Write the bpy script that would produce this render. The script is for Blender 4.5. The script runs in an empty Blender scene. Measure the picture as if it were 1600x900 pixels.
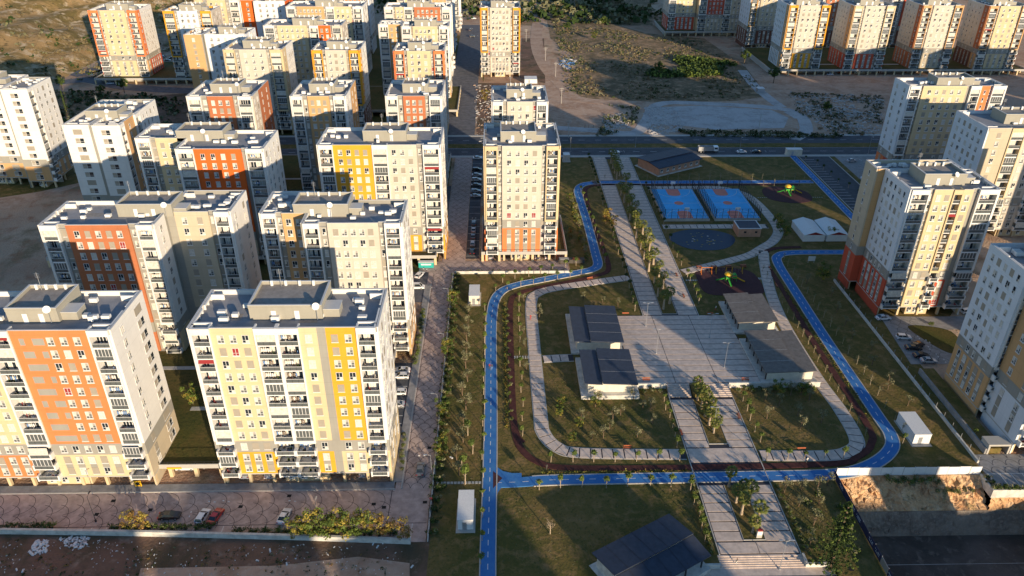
import bpy, math, random
from mathutils import Vector, Matrix
random.seed(7)
R_ = random.Random(11)
# ------------------------------------------------------------------ camera
CH, CF = 122.0, 1198.0
def _n(a):
    l = math.sqrt(sum(c*c for c in a)); return [c/l for c in a]
def _dot(a, b): return sum(p*q for p, q in zip(a, b))
VV = _n([-28, -684, CF])
DD = [-10, 2100, CF]; _k = _dot(VV, DD); DD = _n([d-_k*v for d, v in zip(DD, VV)])
RR = [DD[1]*VV[2]-DD[2]*VV[1], DD[2]*VV[0]-DD[0]*VV[2], DD[0]*VV[1]-DD[1]*VV[0]]
def P(px, py, z=0.0):
    """surveying helper: where a sight line of the 1600x900 photograph meets height z"""
    q = [px-800, py-450, CF]
    t = (CH-z)/_dot(q, DD)
    return (_dot(q, RR)*t, _dot(q, VV)*t)
SC = bpy.context.scene
COL = bpy.data.collections.new('city_park'); SC.collection.children.link(COL)
cam = bpy.data.cameras.new('camera'); cam.lens = 36*CF/1600; cam.sensor_width = 36
cam.clip_start = 1; cam.clip_end = 8000
co = bpy.data.objects.new('camera', cam); SC.collection.objects.link(co)
M3 = Matrix(((RR[0], -RR[1], -RR[2]), (VV[0], -VV[1], -VV[2]), (-DD[0], DD[1], DD[2])))
co.matrix_world = Matrix.Translation((0, 0, CH)) @ M3.to_4x4()
SC.camera = co
# ------------------------------------------------------------------ light
SUN_EL = math.radians(10.3)
SX, SY = 0.475, -0.880          # horizontal direction towards the sun
w = bpy.data.worlds.new('World'); SC.world = w; w.use_nodes = True
nt = w.node_tree; bg = nt.nodes['Background']
sky = nt.nodes.new('ShaderNodeTexSky'); sky.sky_type = 'NISHITA'; sky.sun_disc = False
sky.sun_elevation = SUN_EL; sky.sun_rotation = math.atan2(SX, SY)
sky.altitude = 200; sky.air_density = 1.0; sky.dust_density = 0.0; sky.ozone_density = 3.0
nt.links.new(sky.outputs[0], bg.inputs[0]); bg.inputs[1].default_value = 0.14
sl = bpy.data.lights.new('sun', 'SUN'); sl.energy = 5.0; sl.angle = math.radians(0.55); sl.color = (1.0, 0.80, 0.56)
so = bpy.data.objects.new('sun', sl); SC.collection.objects.link(so)
so.rotation_euler = Vector((SX*math.cos(SUN_EL), SY*math.cos(SUN_EL), math.sin(SUN_EL))).to_track_quat('Z', 'Y').to_euler()
SC.view_settings.view_transform = 'Standard'; SC.view_settings.look = 'None'
SC.view_settings.exposure = 0.6; SC.view_settings.gamma = 1.0
SC.cycles.max_bounces = 6; SC.cycles.diffuse_bounces = 3; SC.cycles.glossy_bounces = 2; SC.cycles.transparent_max_bounces = 6
# ------------------------------------------------------------------ materials
MT = {}
def mat(name, col, rough=.85, noise=.12, scale=.6, metal=0, spec=.3, coat=0, col2=None, bump=0, floors=False, space='POS', sharp=False, emit=None):
    m = bpy.data.materials.new(name); m.use_nodes = True; t = m.node_tree; b = t.nodes['Principled BSDF']
    b.inputs['Roughness'].default_value = rough; b.inputs['Metallic'].default_value = metal
    b.inputs['Specular IOR Level'].default_value = spec; b.inputs['Coat Weight'].default_value = coat
    b.inputs['Base Color'].default_value = (*col, 1)
    MT[name] = m
    if noise > 0 or col2:
        g = t.nodes.new('ShaderNodeNewGeometry' if space == 'POS' else 'ShaderNodeTexCoord')
        src = g.outputs['Position'] if space == 'POS' else g.outputs['Object']
        n = t.nodes.new('ShaderNodeTexNoise'); n.inputs['Scale'].default_value = scale; n.inputs['Detail'].default_value = 7
        n.inputs['Roughness'].default_value = .62
        t.links.new(src, n.inputs['Vector'])
        r = t.nodes.new('ShaderNodeValToRGB')
        c2 = col2 if col2 else tuple(c*(1-2*noise) for c in col)
        r.color_ramp.elements[0].color = (*c2, 1); r.color_ramp.elements[1].color = (*[min(1, c*(1+noise)) for c in col], 1)
        r.color_ramp.elements[0].position = .42 if sharp else .3; r.color_ramp.elements[1].position = .58 if sharp else .7
        t.links.new(n.outputs[0], r.inputs[0]); last = r.outputs[0]
        if floors:
            sx = t.nodes.new('ShaderNodeSeparateXYZ'); t.links.new(src, sx.inputs[0])
            a = t.nodes.new('ShaderNodeMath'); a.operation = 'SUBTRACT'; a.inputs[1].default_value = 3.2; t.links.new(sx.outputs[2], a.inputs[0])
            d = t.nodes.new('ShaderNodeMath'); d.operation = 'DIVIDE'; d.inputs[1].default_value = 3.05; t.links.new(a.outputs[0], d.inputs[0])
            fr = t.nodes.new('ShaderNodeMath'); fr.operation = 'FRACT'; t.links.new(d.outputs[0], fr.inputs[0])
            lt = t.nodes.new('ShaderNodeMath'); lt.operation = 'LESS_THAN'; lt.inputs[1].default_value = .03; t.links.new(fr.outputs[0], lt.inputs[0])
            ml = t.nodes.new('ShaderNodeMath'); ml.operation = 'MULTIPLY'; ml.inputs[1].default_value = .22; t.links.new(lt.outputs[0], ml.inputs[0])
            # rain streaks: noise stretched in z
            mp = t.nodes.new('ShaderNodeMapping'); mp.inputs['Scale'].default_value = (1.6, 1.6, .05); t.links.new(src, mp.inputs[0])
            n2 = t.nodes.new('ShaderNodeTexNoise'); n2.inputs['Scale'].default_value = 1.0; n2.inputs['Detail'].default_value = 4; t.links.new(mp.outputs[0], n2.inputs['Vector'])
            mr = t.nodes.new('ShaderNodeMapRange'); mr.inputs[1].default_value = .5; mr.inputs[2].default_value = .8; mr.inputs[3].default_value = 0; mr.inputs[4].default_value = .14
            t.links.new(n2.outputs[0], mr.inputs[0])
            ad = t.nodes.new('ShaderNodeMath'); ad.operation = 'ADD'; t.links.new(ml.outputs[0], ad.inputs[0]); t.links.new(mr.outputs[0], ad.inputs[1])
            mx = t.nodes.new('ShaderNodeMix'); mx.data_type = 'RGBA'; mx.inputs[7].default_value = (*[c*.45 for c in col], 1)
            t.links.new(ad.outputs[0], mx.inputs[0]); t.links.new(last, mx.inputs[6]); last = mx.outputs[2]
        t.links.new(last, b.inputs['Base Color'])
        if bump:
            bp = t.nodes.new('ShaderNodeBump'); bp.inputs['Strength'].default_value = .6; bp.inputs['Distance'].default_value = bump
            n3 = t.nodes.new('ShaderNodeTexNoise'); n3.inputs['Scale'].default_value = scale*6; n3.inputs['Detail'].default_value = 6
            t.links.new(src, n3.inputs['Vector']); t.links.new(n3.outputs[0], bp.inputs['Height']); t.links.new(bp.outputs[0], b.inputs['Normal'])
    return m
def ground_mat(name, cols, scales, rough=.95, bump=.15):
    """several colours mixed by noises of different size"""
    m = bpy.data.materials.new(name); m.use_nodes = True; t = m.node_tree; b = t.nodes['Principled BSDF']; MT[name] = m
    b.inputs['Roughness'].default_value = rough; b.inputs['Specular IOR Level'].default_value = .15
    g = t.nodes.new('ShaderNodeNewGeometry'); last = None
    for i, (c, s) in enumerate(zip(cols[1:], scales)):
        n = t.nodes.new('ShaderNodeTexNoise'); n.inputs['Scale'].default_value = s[0]; n.inputs['Detail'].default_value = 8; n.inputs['Roughness'].default_value = .65
        n.inputs['Distortion'].default_value = .4
        mp = t.nodes.new('ShaderNodeMapping'); mp.inputs['Location'].default_value = (i*31.7, i*17.3, 0); t.links.new(g.outputs['Position'], mp.inputs[0])
        t.links.new(mp.outputs[0], n.inputs['Vector'])
        mr = t.nodes.new('ShaderNodeMapRange'); mr.inputs[1].default_value = s[1]; mr.inputs[2].default_value = s[2]; t.links.new(n.outputs[0], mr.inputs[0])
        mx = t.nodes.new('ShaderNodeMix'); mx.data_type = 'RGBA'; mx.inputs[7].default_value = (*c, 1)
        if last is None: mx.inputs[6].default_value = (*cols[0], 1)
        else: t.links.new(last, mx.inputs[6])
        t.links.new(mr.outputs[0], mx.inputs[0]); last = mx.outputs[2]
    t.links.new(last, b.inputs['Base Color'])
    bp = t.nodes.new('ShaderNodeBump'); bp.inputs['Strength'].default_value = .9; bp.inputs['Distance'].default_value = bump
    n3 = t.nodes.new('ShaderNodeTexNoise'); n3.inputs['Scale'].default_value = 1.5; n3.inputs['Detail'].default_value = 8
    t.links.new(g.outputs['Position'], n3.inputs['Vector']); t.links.new(n3.outputs[0], bp.inputs['Height']); t.links.new(bp.outputs[0], b.inputs['Normal'])
    return m
def leaf_mat(name, a, bcol):
    m = bpy.data.materials.new(name); m.use_nodes = True; t = m.node_tree; b = t.nodes['Principled BSDF']; MT[name] = m
    b.inputs['Roughness'].default_value = .7; b.inputs['Specular IOR Level'].default_value = .2
    g = t.nodes.new('ShaderNodeNewGeometry'); n = t.nodes.new('ShaderNodeTexNoise'); n.inputs['Scale'].default_value = 1.1; n.inputs['Detail'].default_value = 3
    t.links.new(g.outputs['Position'], n.inputs['Vector'])
    oi = t.nodes.new('ShaderNodeObjectInfo'); ad = t.nodes.new('ShaderNodeMath'); ad.operation = 'MULTIPLY_ADD'; ad.inputs[1].default_value = .35
    t.links.new(oi.outputs['Random'], ad.inputs[0]); t.links.new(n.outputs[0], ad.inputs[2])
    r = t.nodes.new('ShaderNodeValToRGB'); r.color_ramp.elements[0].position = .35; r.color_ramp.elements[1].position = .95
    r.color_ramp.elements[0].color = (*a, 1); r.color_ramp.elements[1].color = (*bcol, 1)
    t.links.new(ad.outputs[0], r.inputs[0]); t.links.new(r.outputs[0], b.inputs['Base Color'])
    return m
for nm, c in dict(white=(.70, .68, .64), cream=(.60, .47, .28), offwhite=(.56, .49, .40), tan=(.56, .33, .15), brown=(.43, .15, .065),
                  orange=(.70, .20, .07), redorange=(.70, .125, .02), yellow=(.70, .33, .03), gray=(.30, .285, .245), red=(.50, .085, .04),
                  darkbrown=(.17, .07, .045), beige=(.50, .42, .30), pent=(.33, .31, .255), concrete=(.42, .40, .36), bluewhite=(.66, .68, .70)).items():
    mat(nm, c, floors=nm not in ('concrete',), noise=.04, scale=.25)
mat('coping', (.55, .54, .52), noise=.05)
mat('trim', (.72, .71, .69), .6, noise=.04)
mat('frame', (.60, .59, .56), .5, noise=0)
mat('curtain', (.62, .58, .50), .8, noise=.15, scale=2)
mat('shutter', (.33, .29, .23), .7, noise=.05, scale=1)
mat('redcloth', (.28, .03, .03), .8, noise=0)
mat('glasslight', (.13, .135, .13), .12, noise=0, spec=.7); mat('paneblind', (.36, .34, .29), .6, noise=0); mat('cloth5', (.22, .17, .13), noise=0)
mat('glass', (.02, .028, .035), .07, noise=0, spec=.6)
mat('railglass', (.10, .11, .11), .12, noise=0, spec=.6)
mat('darkmetal', (.03, .03, .033), .45, noise=0)
mat('steel', (.45, .46, .47), .4, noise=0, metal=.6)
mat('void', (.02, .02, .02), .9, noise=0)
mat('deck', (.29, .29, .30), .9, noise=.10, scale=.35, bump=.02)
mat('deckpatch', (.30, .27, .24), .95, noise=.12, scale=1)
mat('acwhite', (.70, .70, .68), .5, noise=.06, scale=3)
mat('cloth1', (.38, .07, .06), noise=0); mat('cloth2', (.12, .22, .42), noise=0); mat('cloth3', (.65, .62, .55), noise=0); mat('cloth4', (.08, .07, .06), noise=0)
mat('asphalt', (.085, .09, .10), .9, noise=.15, scale=.3, bump=.02)
mat('asphalt_old', (.13, .13, .14), .9, noise=.2, scale=.4, bump=.02)
mat('paving', (.48, .37, .32), .9, noise=.18, scale=.5, bump=.02)
mat('paving_gray', (.30, .29, .28), .9, noise=.14, scale=.6)
mat('joint', (.055, .045, .045), .9, noise=0)
mat('slab', (.62, .51, .43), .85, noise=.13, scale=.8, bump=.01)
mat('slabjoint', (.045, .045, .055), .9, noise=0)
mat('kerb', (.46, .44, .40), .8, noise=.08, scale=2)
mat('line', (.72, .72, .70), .7, noise=.1, scale=3)
mat('bluepath', (.026, .13, .37), .85, noise=.12, scale=.35, col2=(.06, .21, .45))
mat('track', (.085, .028, .024), .9, noise=.2, scale=1)
mat('court', (.05, .42, .80), .6, noise=.07, scale=.4)
mat('courtred', (.66, .21, .14), .6, noise=.07, scale=.4)
mat('courtwall', (.45, .42, .36), .9)
mat('roofdark', (.040, .050, .075), .6, noise=.12, scale=.9)
mat('roofgray', (.17, .155, .14), .8, noise=.14, scale=.9)
mat('plaster', (.68, .62, .50), .9, noise=.08, scale=.8)
mat('stonewall', (.58, .53, .43), .9, noise=.15, scale=1.2)
mat('whitewall', (.60, .58, .52), .9, noise=.16, scale=.7)
mat('salmon', (.50, .27, .17), .9, noise=.1)
mat('banner', (.02, .025, .07), .7, noise=.1, scale=1)
mat('bannertext', (.55, .57, .62), .7, noise=0)
mat('wood', (.42, .12, .05), .6, noise=.1, scale=3)
mat('bark', (.16, .11, .07), .95, noise=.2, scale=4); mat('palebark', (.42, .33, .23), .95, noise=.2, scale=4)
mat('playgreen', (.05, .36, .05), .4, noise=0); mat('playyellow', (.75, .42, .02), .4, noise=0); mat('playorange', (.72, .22, .03), .4, noise=0)
mat('rubber', (.075, .03, .032), .9, noise=.12, scale=1)
mat('pondblue', (.008, .022, .055), .5, noise=.1, scale=.6, col2=(.012, .03, .065))
mat('teal', (.03, .38, .34), .5, noise=.1, scale=2)
mat('rust', (.25, .07, .03), .8, noise=.3, scale=2)
mat('rubble', (.50, .48, .45), .9, noise=.3, scale=1.2, space='OBJ')
mat('skin', (.45, .25, .17), .6, noise=0)
for nm, c in dict(car_white=(.72, .72, .72), car_silver=(.42, .43, .45), car_black=(.012, .012, .014), car_red=(.40, .015, .015), car_gray=(.13, .135, .14), car_blue=(.03, .07, .2)).items():
    mat(nm, c, .3, noise=0, coat=.6, spec=.5)
mat('tyre', (.02, .02, .02), .8, noise=0)
mat('headlamp', (.7, .7, .68), .15, noise=0); mat('taillamp', (.35, .01, .01), .3, noise=0)
leaf_mat('leaf_green', (.045, .075, .015), (.13, .17, .03))
leaf_mat('leaf_dark', (.018, .035, .010), (.05, .08, .018))
leaf_mat('leaf_olive', (.10, .11, .055), (.24, .22, .12))
leaf_mat('leaf_yellow', (.14, .13, .02), (.34, .26, .05))
leaf_mat('leaf_palm', (.05, .08, .015), (.20, .20, .045))
leaf_mat('leaf_dry', (.10, .085, .045), (.24, .185, .10))
leaf_mat('leaf_autumn', (.12, .085, .02), (.30, .17, .05))
ground_mat('grass', [(.10, .092, .025), (.18, .125, .042), (.26, .165, .07), (.062, .07, .02)], [(.05, .42, .62), (.35, .48, .68), (1.6, .52, .7)])
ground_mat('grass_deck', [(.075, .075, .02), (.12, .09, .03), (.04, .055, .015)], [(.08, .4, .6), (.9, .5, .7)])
ground_mat('dirt', [(.40, .26, .175), (.50, .37, .26), (.25, .18, .105), (.34, .17, .10)], [(.012, .4, .6), (.04, .52, .62), (.15, .5, .7)], bump=.5)
ground_mat('dirt_red', [(.19, .115, .08), (.10, .075, .045), (.28, .20, .15)], [(.09, .45, .6), (.3, .55, .7)], bump=.3)
ground_mat('dirt_pale', [(.46, .32, .23), (.35, .22, .145), (.50, .39, .30)], [(.1, .45, .6), (.5, .5, .7)], bump=.15)
ground_mat('gravel', [(.46, .44, .42), (.36, .33, .31), (.54, .52, .50)], [(.12, .45, .6), (.9, .5, .7)], bump=.15)
ground_mat('hillside', [(.42, .27, .12), (.20, .145, .05), (.58, .45, .29), (.12, .09, .04)], [(.05, .42, .56), (.12, .52, .62), (.3, .56, .66)], bump=1.2)
ground_mat('scrubland', [(.27, .185, .11), (.15, .115, .065), (.38, .26, .16), (.09, .08, .04)], [(.06, .42, .56), (.2, .5, .62), (.5, .54, .68)], bump=.8)
ground_mat('cutbank', [(.62, .39, .21), (.48, .27, .14), (.72, .50, .30), (.26, .20, .10)], [(.15, .42, .6), (.5, .5, .65), (.3, .58, .66)], bump=1.0)
ground_mat('shotcrete', [(.30, .25, .20), (.20, .16, .13), (.36, .31, .26)], [(.25, .45, .6), (1.2, .5, .7)], bump=.3)
ground_mat('pitfloor', [(.16, .125, .105), (.09, .072, .06), (.24, .19, .155)], [(.08, .4, .6), (.4, .55, .7)], bump=.3)
# ------------------------------------------------------------------ mesh helpers
class MB:
    def __init__(s): s.v = []; s.f = []; s.m = []; s.mats = []
    def mi(s, name):
        if name not in s.mats: s.mats.append(name)
        return s.mats.index(name)
    def box(s, x0, x1, y0, y1, z0, z1, m, bottom=True):
        a = len(s.v); i = s.mi(m)
        if x1 < x0: x0, x1 = x1, x0
        if y1 < y0: y0, y1 = y1, y0
        s.v += [(x0, y0, z0), (x1, y0, z0), (x1, y1, z0), (x0, y1, z0), (x0, y0, z1), (x1, y0, z1), (x1, y1, z1), (x0, y1, z1)]
        fs = [(4, 5, 6, 7), (0, 1, 5, 4), (1, 2, 6, 5), (2, 3, 7, 6), (3, 0, 4, 7)]
        if bottom: fs.append((3, 2, 1, 0))
        for q in fs: s.f.append([a+k for k in q]); s.m.append(i)
        return s
    def poly(s, pts, m):
        a = len(s.v); s.v += [tuple(p) for p in pts]; s.f.append(list(range(a, a+len(pts)))); s.m.append(s.mi(m)); return s
    def prism(s, pts, z0, z1, m, mside=None):
        """polygon (ccw) extruded from z0 to z1"""
        n = len(pts); ar = sum(pts[i][0]*pts[(i+1) % n][1]-pts[(i+1) % n][0]*pts[i][1] for i in range(n))
        if ar < 0: pts = pts[::-1]
        a = len(s.v); s.v += [(p[0], p[1], z0) for p in pts]+[(p[0], p[1], z1) for p in pts]
        s.f.append([a+n+k for k in range(n)]); s.m.append(s.mi(m))
        for k in range(n):
            j = (k+1) % n; s.f.append([a+k, a+j, a+n+j, a+n+k]); s.m.append(s.mi(mside or m))
        return s
    def tube(s, p, q, r0, r1, m, n=8, cap=True):
        p = Vector(p); q = Vector(q); d = (q-p).normalized(); u = d.orthogonal().normalized(); w_ = d.cross(u); a = len(s.v)
        for c, r in ((p, r0), (q, r1)):
            for k in range(n):
                t = 2*math.pi*k/n; s.v.append(tuple(c+u*r*math.cos(t)+w_*r*math.sin(t)))
        i = s.mi(m)
        for k in range(n):
            j = (k+1) % n; s.f.append([a+k, a+j, a+n+j, a+n+k]); s.m.append(i)
        if cap:
            s.f.append([a+n+k for k in range(n)]); s.m.append(i)
        return s
    def disc(s, c, nrm, r, m, n=10, bowl=0.0):
        c = Vector(c); d = Vector(nrm).normalized(); u = d.orthogonal().normalized(); w_ = d.cross(u); a = len(s.v); i = s.mi(m)
        s.v.append(tuple(c-d*bowl))
        for k in range(n):
            t = 2*math.pi*k/n; s.v.append(tuple(c+u*r*math.cos(t)+w_*r*math.sin(t)))
        for k in range(n): s.f.append([a, a+1+k, a+1+(k+1) % n]); s.m.append(i)
        return s
    def mesh(s, name):
        me = bpy.data.meshes.new(name); me.from_pydata(s.v, [], s.f)
        for m in s.mats: me.materials.append(MT[m])
        me.polygons.foreach_set('material_index', s.m); me.update(); return me
    def build(s, name, parent=None, loc=None, rz=0): return inst(name, s.mesh(name), parent, loc, rz)
def inst(name, me, parent=None, loc=None, rz=0):
    o = bpy.data.objects.new(name, me); COL.objects.link(o)
    if parent: o.parent = parent
    if loc: o.location = loc
    if rz: o.rotation_euler = (0, 0, rz)
    return o
def tag(o, label=None, cat=None, group=None, kind=None):
    if label: o['label'] = label
    if cat: o['category'] = cat
    if group: o['group'] = group
    if kind: o['kind'] = kind
    return o
def thing(name, label, cat, loc=(0, 0, 0), rz=0, group=None):
    o = bpy.data.objects.new(name, None); COL.objects.link(o); o.location = loc; o.rotation_euler = (0, 0, rz); o.empty_display_size = .5
    return tag(o, label, cat, group)
def copy_tree(o, parent=None, kids=None):
    c = o.copy(); COL.objects.link(c)
    if parent: c.parent = parent
    for ch in KIDS(o): copy_tree(ch, c)
    return c
def KIDS(o):
    if '_k' not in KC: KC['_k'] = {}
    d = KC['_k']
    if o.name not in d: d[o.name] = [x for x in list(o.children)]
    return d[o.name]
KC = {}
ORD = ['first', 'second', 'third', 'fourth', 'fifth', 'sixth', 'seventh', 'eighth', 'ninth', 'tenth', 'eleventh', 'twelfth', 'thirteenth', 'fourteenth', 'fifteenth', 'sixteenth', 'seventeenth', 'eighteenth', 'nineteenth', 'twentieth'] + ['twenty-'+w_ for w_ in ('first', 'second', 'third', 'fourth', 'fifth', 'sixth', 'seventh', 'eighth', 'ninth')] + ['thirtieth'] + ['thirty-'+w_ for w_ in ('first', 'second', 'third', 'fourth', 'fifth', 'sixth', 'seventh', 'eighth', 'ninth')]
# ------------------------------------------------------------------ towers
FH, G0, UPN = 3.05, 3.2, 12
ZR = G0+FH*UPN          # roof deck height
def win_mesh(kind, wd=1.35, ht=1.85):
    k = ('w', kind, wd, ht)
    if k in KC: return KC[k]
    b = MB(); x = wd/2; fr = .09
    if kind == 'shut':
        b.box(-x, x, -.05, 0, 0, ht, 'shutter', False)
        b.box(-x-.06, x+.06, -.10, 0, -.12, 0, 'trim', False)
    elif kind == 'deco':
        b.box(-x, x, -.03, 0, 0, ht, 'gray', False)
    else:
        gl = {'dark': 'glass', 'half': 'glasslight', 'cur': 'curtain', 'red': 'redcloth', 'wide': 'glass'}[kind]
        b.poly([(-x, -.02, 0), (x, -.02, 0), (x, -.02, ht), (-x, -.02, ht)], gl)
        if kind == 'half': b.poly([(-x, -.03, ht*.35), (0, -.03, ht*.35), (0, -.03, ht), (-x, -.03, ht)], 'curtain').poly([(0, -.03, ht*.6), (x, -.03, ht*.6), (x, -.03, ht), (0, -.03, ht)], 'paneblind')
        if kind == 'dark': b.poly([(0, -.03, 0), (x, -.03, 0), (x, -.03, ht*.34), (0, -.03, ht*.34)], 'curtain')
        if kind == 'wide': b.poly([(-x, -.04, 0), (x*.1, -.04, 0), (x*.1, -.04, ht), (-x, -.04, ht)], 'shutter')
        b.box(-x, -x+fr, -.08, 0, 0, ht, 'frame', False); b.box(x-fr, x, -.08, 0, 0, ht, 'frame', False)
        b.box(-x+fr, x-fr, -.08, 0, ht-fr, ht, 'frame', False); b.box(-x+fr, x-fr, -.08, 0, 0, fr, 'frame', False)
        if wd > 1.0: b.box(-.04, .04, -.075, -.02, fr, ht-fr, 'frame', False)
        b.box(-x+fr, x-fr, -.07, -.02, ht*.34, ht*.34+.07, 'frame', False)
        b.box(-x-.06, x+.06, -.14, 0, -.12, 0, 'trim', False)
    KC[k] = b.mesh('window'); return KC[k]
def pick(r):
    t = r.random()
    return 'half' if t < .42 else 'cur' if t < .58 else 'dark' if t < .76 else 'shut' if t < .993 else 'red'
def bal_meshes(wd, kind, var, prot, frm):
    """slab, railing, door, clutter meshes: x across, -y out of the building, z=0 floor level"""
    k = ('b', round(wd, 1), kind, var, prot)
    if k in KC: return KC[k]
    r = random.Random(str(k)); out = {}
    f = -1.15 if prot else -.12
    b = MB(); b.box(.36, wd-.36, f, 1.58, -.12, .12, 'trim')
    if prot:
        b.box(0, .36, f-.03, -.0, -.3, 1.15, 'white'); b.box(wd-.36, wd, f-.03, 0, -.3, 1.15, 'white')
    out['balcony'] = b.mesh('balcony')
    b = MB()
    b.box(.38, wd-.38, f, f+.04, .14, .98, 'railglass'); b.box(.36, wd-.36, f-.02, f+.06, .98, 1.06, 'frame')
    n = 3
    for i in range(n+1):
        x = .4+(wd-.84)*i/n; b.box(x, x+.05, f-.025, f-.002, .12, .98, 'darkmetal')
    if kind == 'glazed':
        b.box(.37, wd-.37, f+.01, f+.03, 1.06, 2.88, 'railglass'); n = 5
        for i in range(n+1):
            x = .38+(wd-.84)*i/n; b.box(x, x+.09, f-.03, f+.05, 1.06, 2.9, 'trim')
        b.box(.38, wd-.38, f-.02, f+.04, 2.78, 2.92, 'trim')
    if kind == 'awning':
        b.poly([(.4, f-.05, 1.1), (wd-.4, f-.05, 1.1), (wd-.4, f+.1, 2.85), (.4, f+.1, 2.85)], 'curtain')
    if kind == 'redawn':
        b.poly([(.4, f-.35, 2.2), (wd-.4, f-.35, 2.2), (wd-.4, f+.1, 2.85), (.4, f+.1, 2.85)], 'redcloth')
    out['railing'] = b.mesh('railing')
    b = MB(); n = 4; a0 = .55; aw = (wd-1.1)*.85
    b.box(a0, a0+aw, 1.48, 1.58, .12, 2.45, 'trim', False)
    for i in range(n):
        x = a0+aw*i/n+.09; b.box(x, x+aw/n-.16, 1.44, 1.475, .3, 2.35, ('glass', 'curtain', 'glass', 'curtain', 'curtain')[(i+r.randrange(3)) % 5], False)
    out['balcony_door'] = b.mesh('balcony_door')
    if kind in ('clutter', 'open'):
        b = MB(); n = 7 if kind == 'clutter' else 3
        for i in range(n):
            x = r.uniform(.5, wd-1.1); y = r.uniform(f+.15, 1.1); s = r.uniform(.25, .7); h = r.uniform(.5, 1.25)
            mm = r.choice(['cloth1', 'cloth2', 'cloth3', 'cloth4', 'cloth4', 'cloth5', 'leaf_green', 'acwhite', 'cloth3', 'cloth5'])
            b.box(x, x+s, y, y+s*.5, .12, .12+h*.55, mm); b.box(x+s*.1, x+s*.3, y+.05, y+s*.3, .12+h*.55, .12+h, mm)
        if r.random() < .6:
            for i in range(5): b.box(.6+i*.42, .9+i*.42, .5, .53, 1.3, 2.1, r.choice(['cloth5', 'cloth2', 'cloth3', 'acwhite']))
        out['balcony_furniture'] = b.mesh('balcony_furniture')
    KC[k] = out; return out
def fbox(O, u, n, s0, s1, d0, d1, z0, z1):
    xs = sorted((O[0]+u[0]*s0+n[0]*d0, O[0]+u[0]*s1+n[0]*d1)); ys = sorted((O[1]+u[1]*s0+n[1]*d0, O[1]+u[1]*s1+n[1]*d1))
    return xs[0], xs[1], ys[0], ys[1], z0, z1
PAR = 1.1
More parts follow.
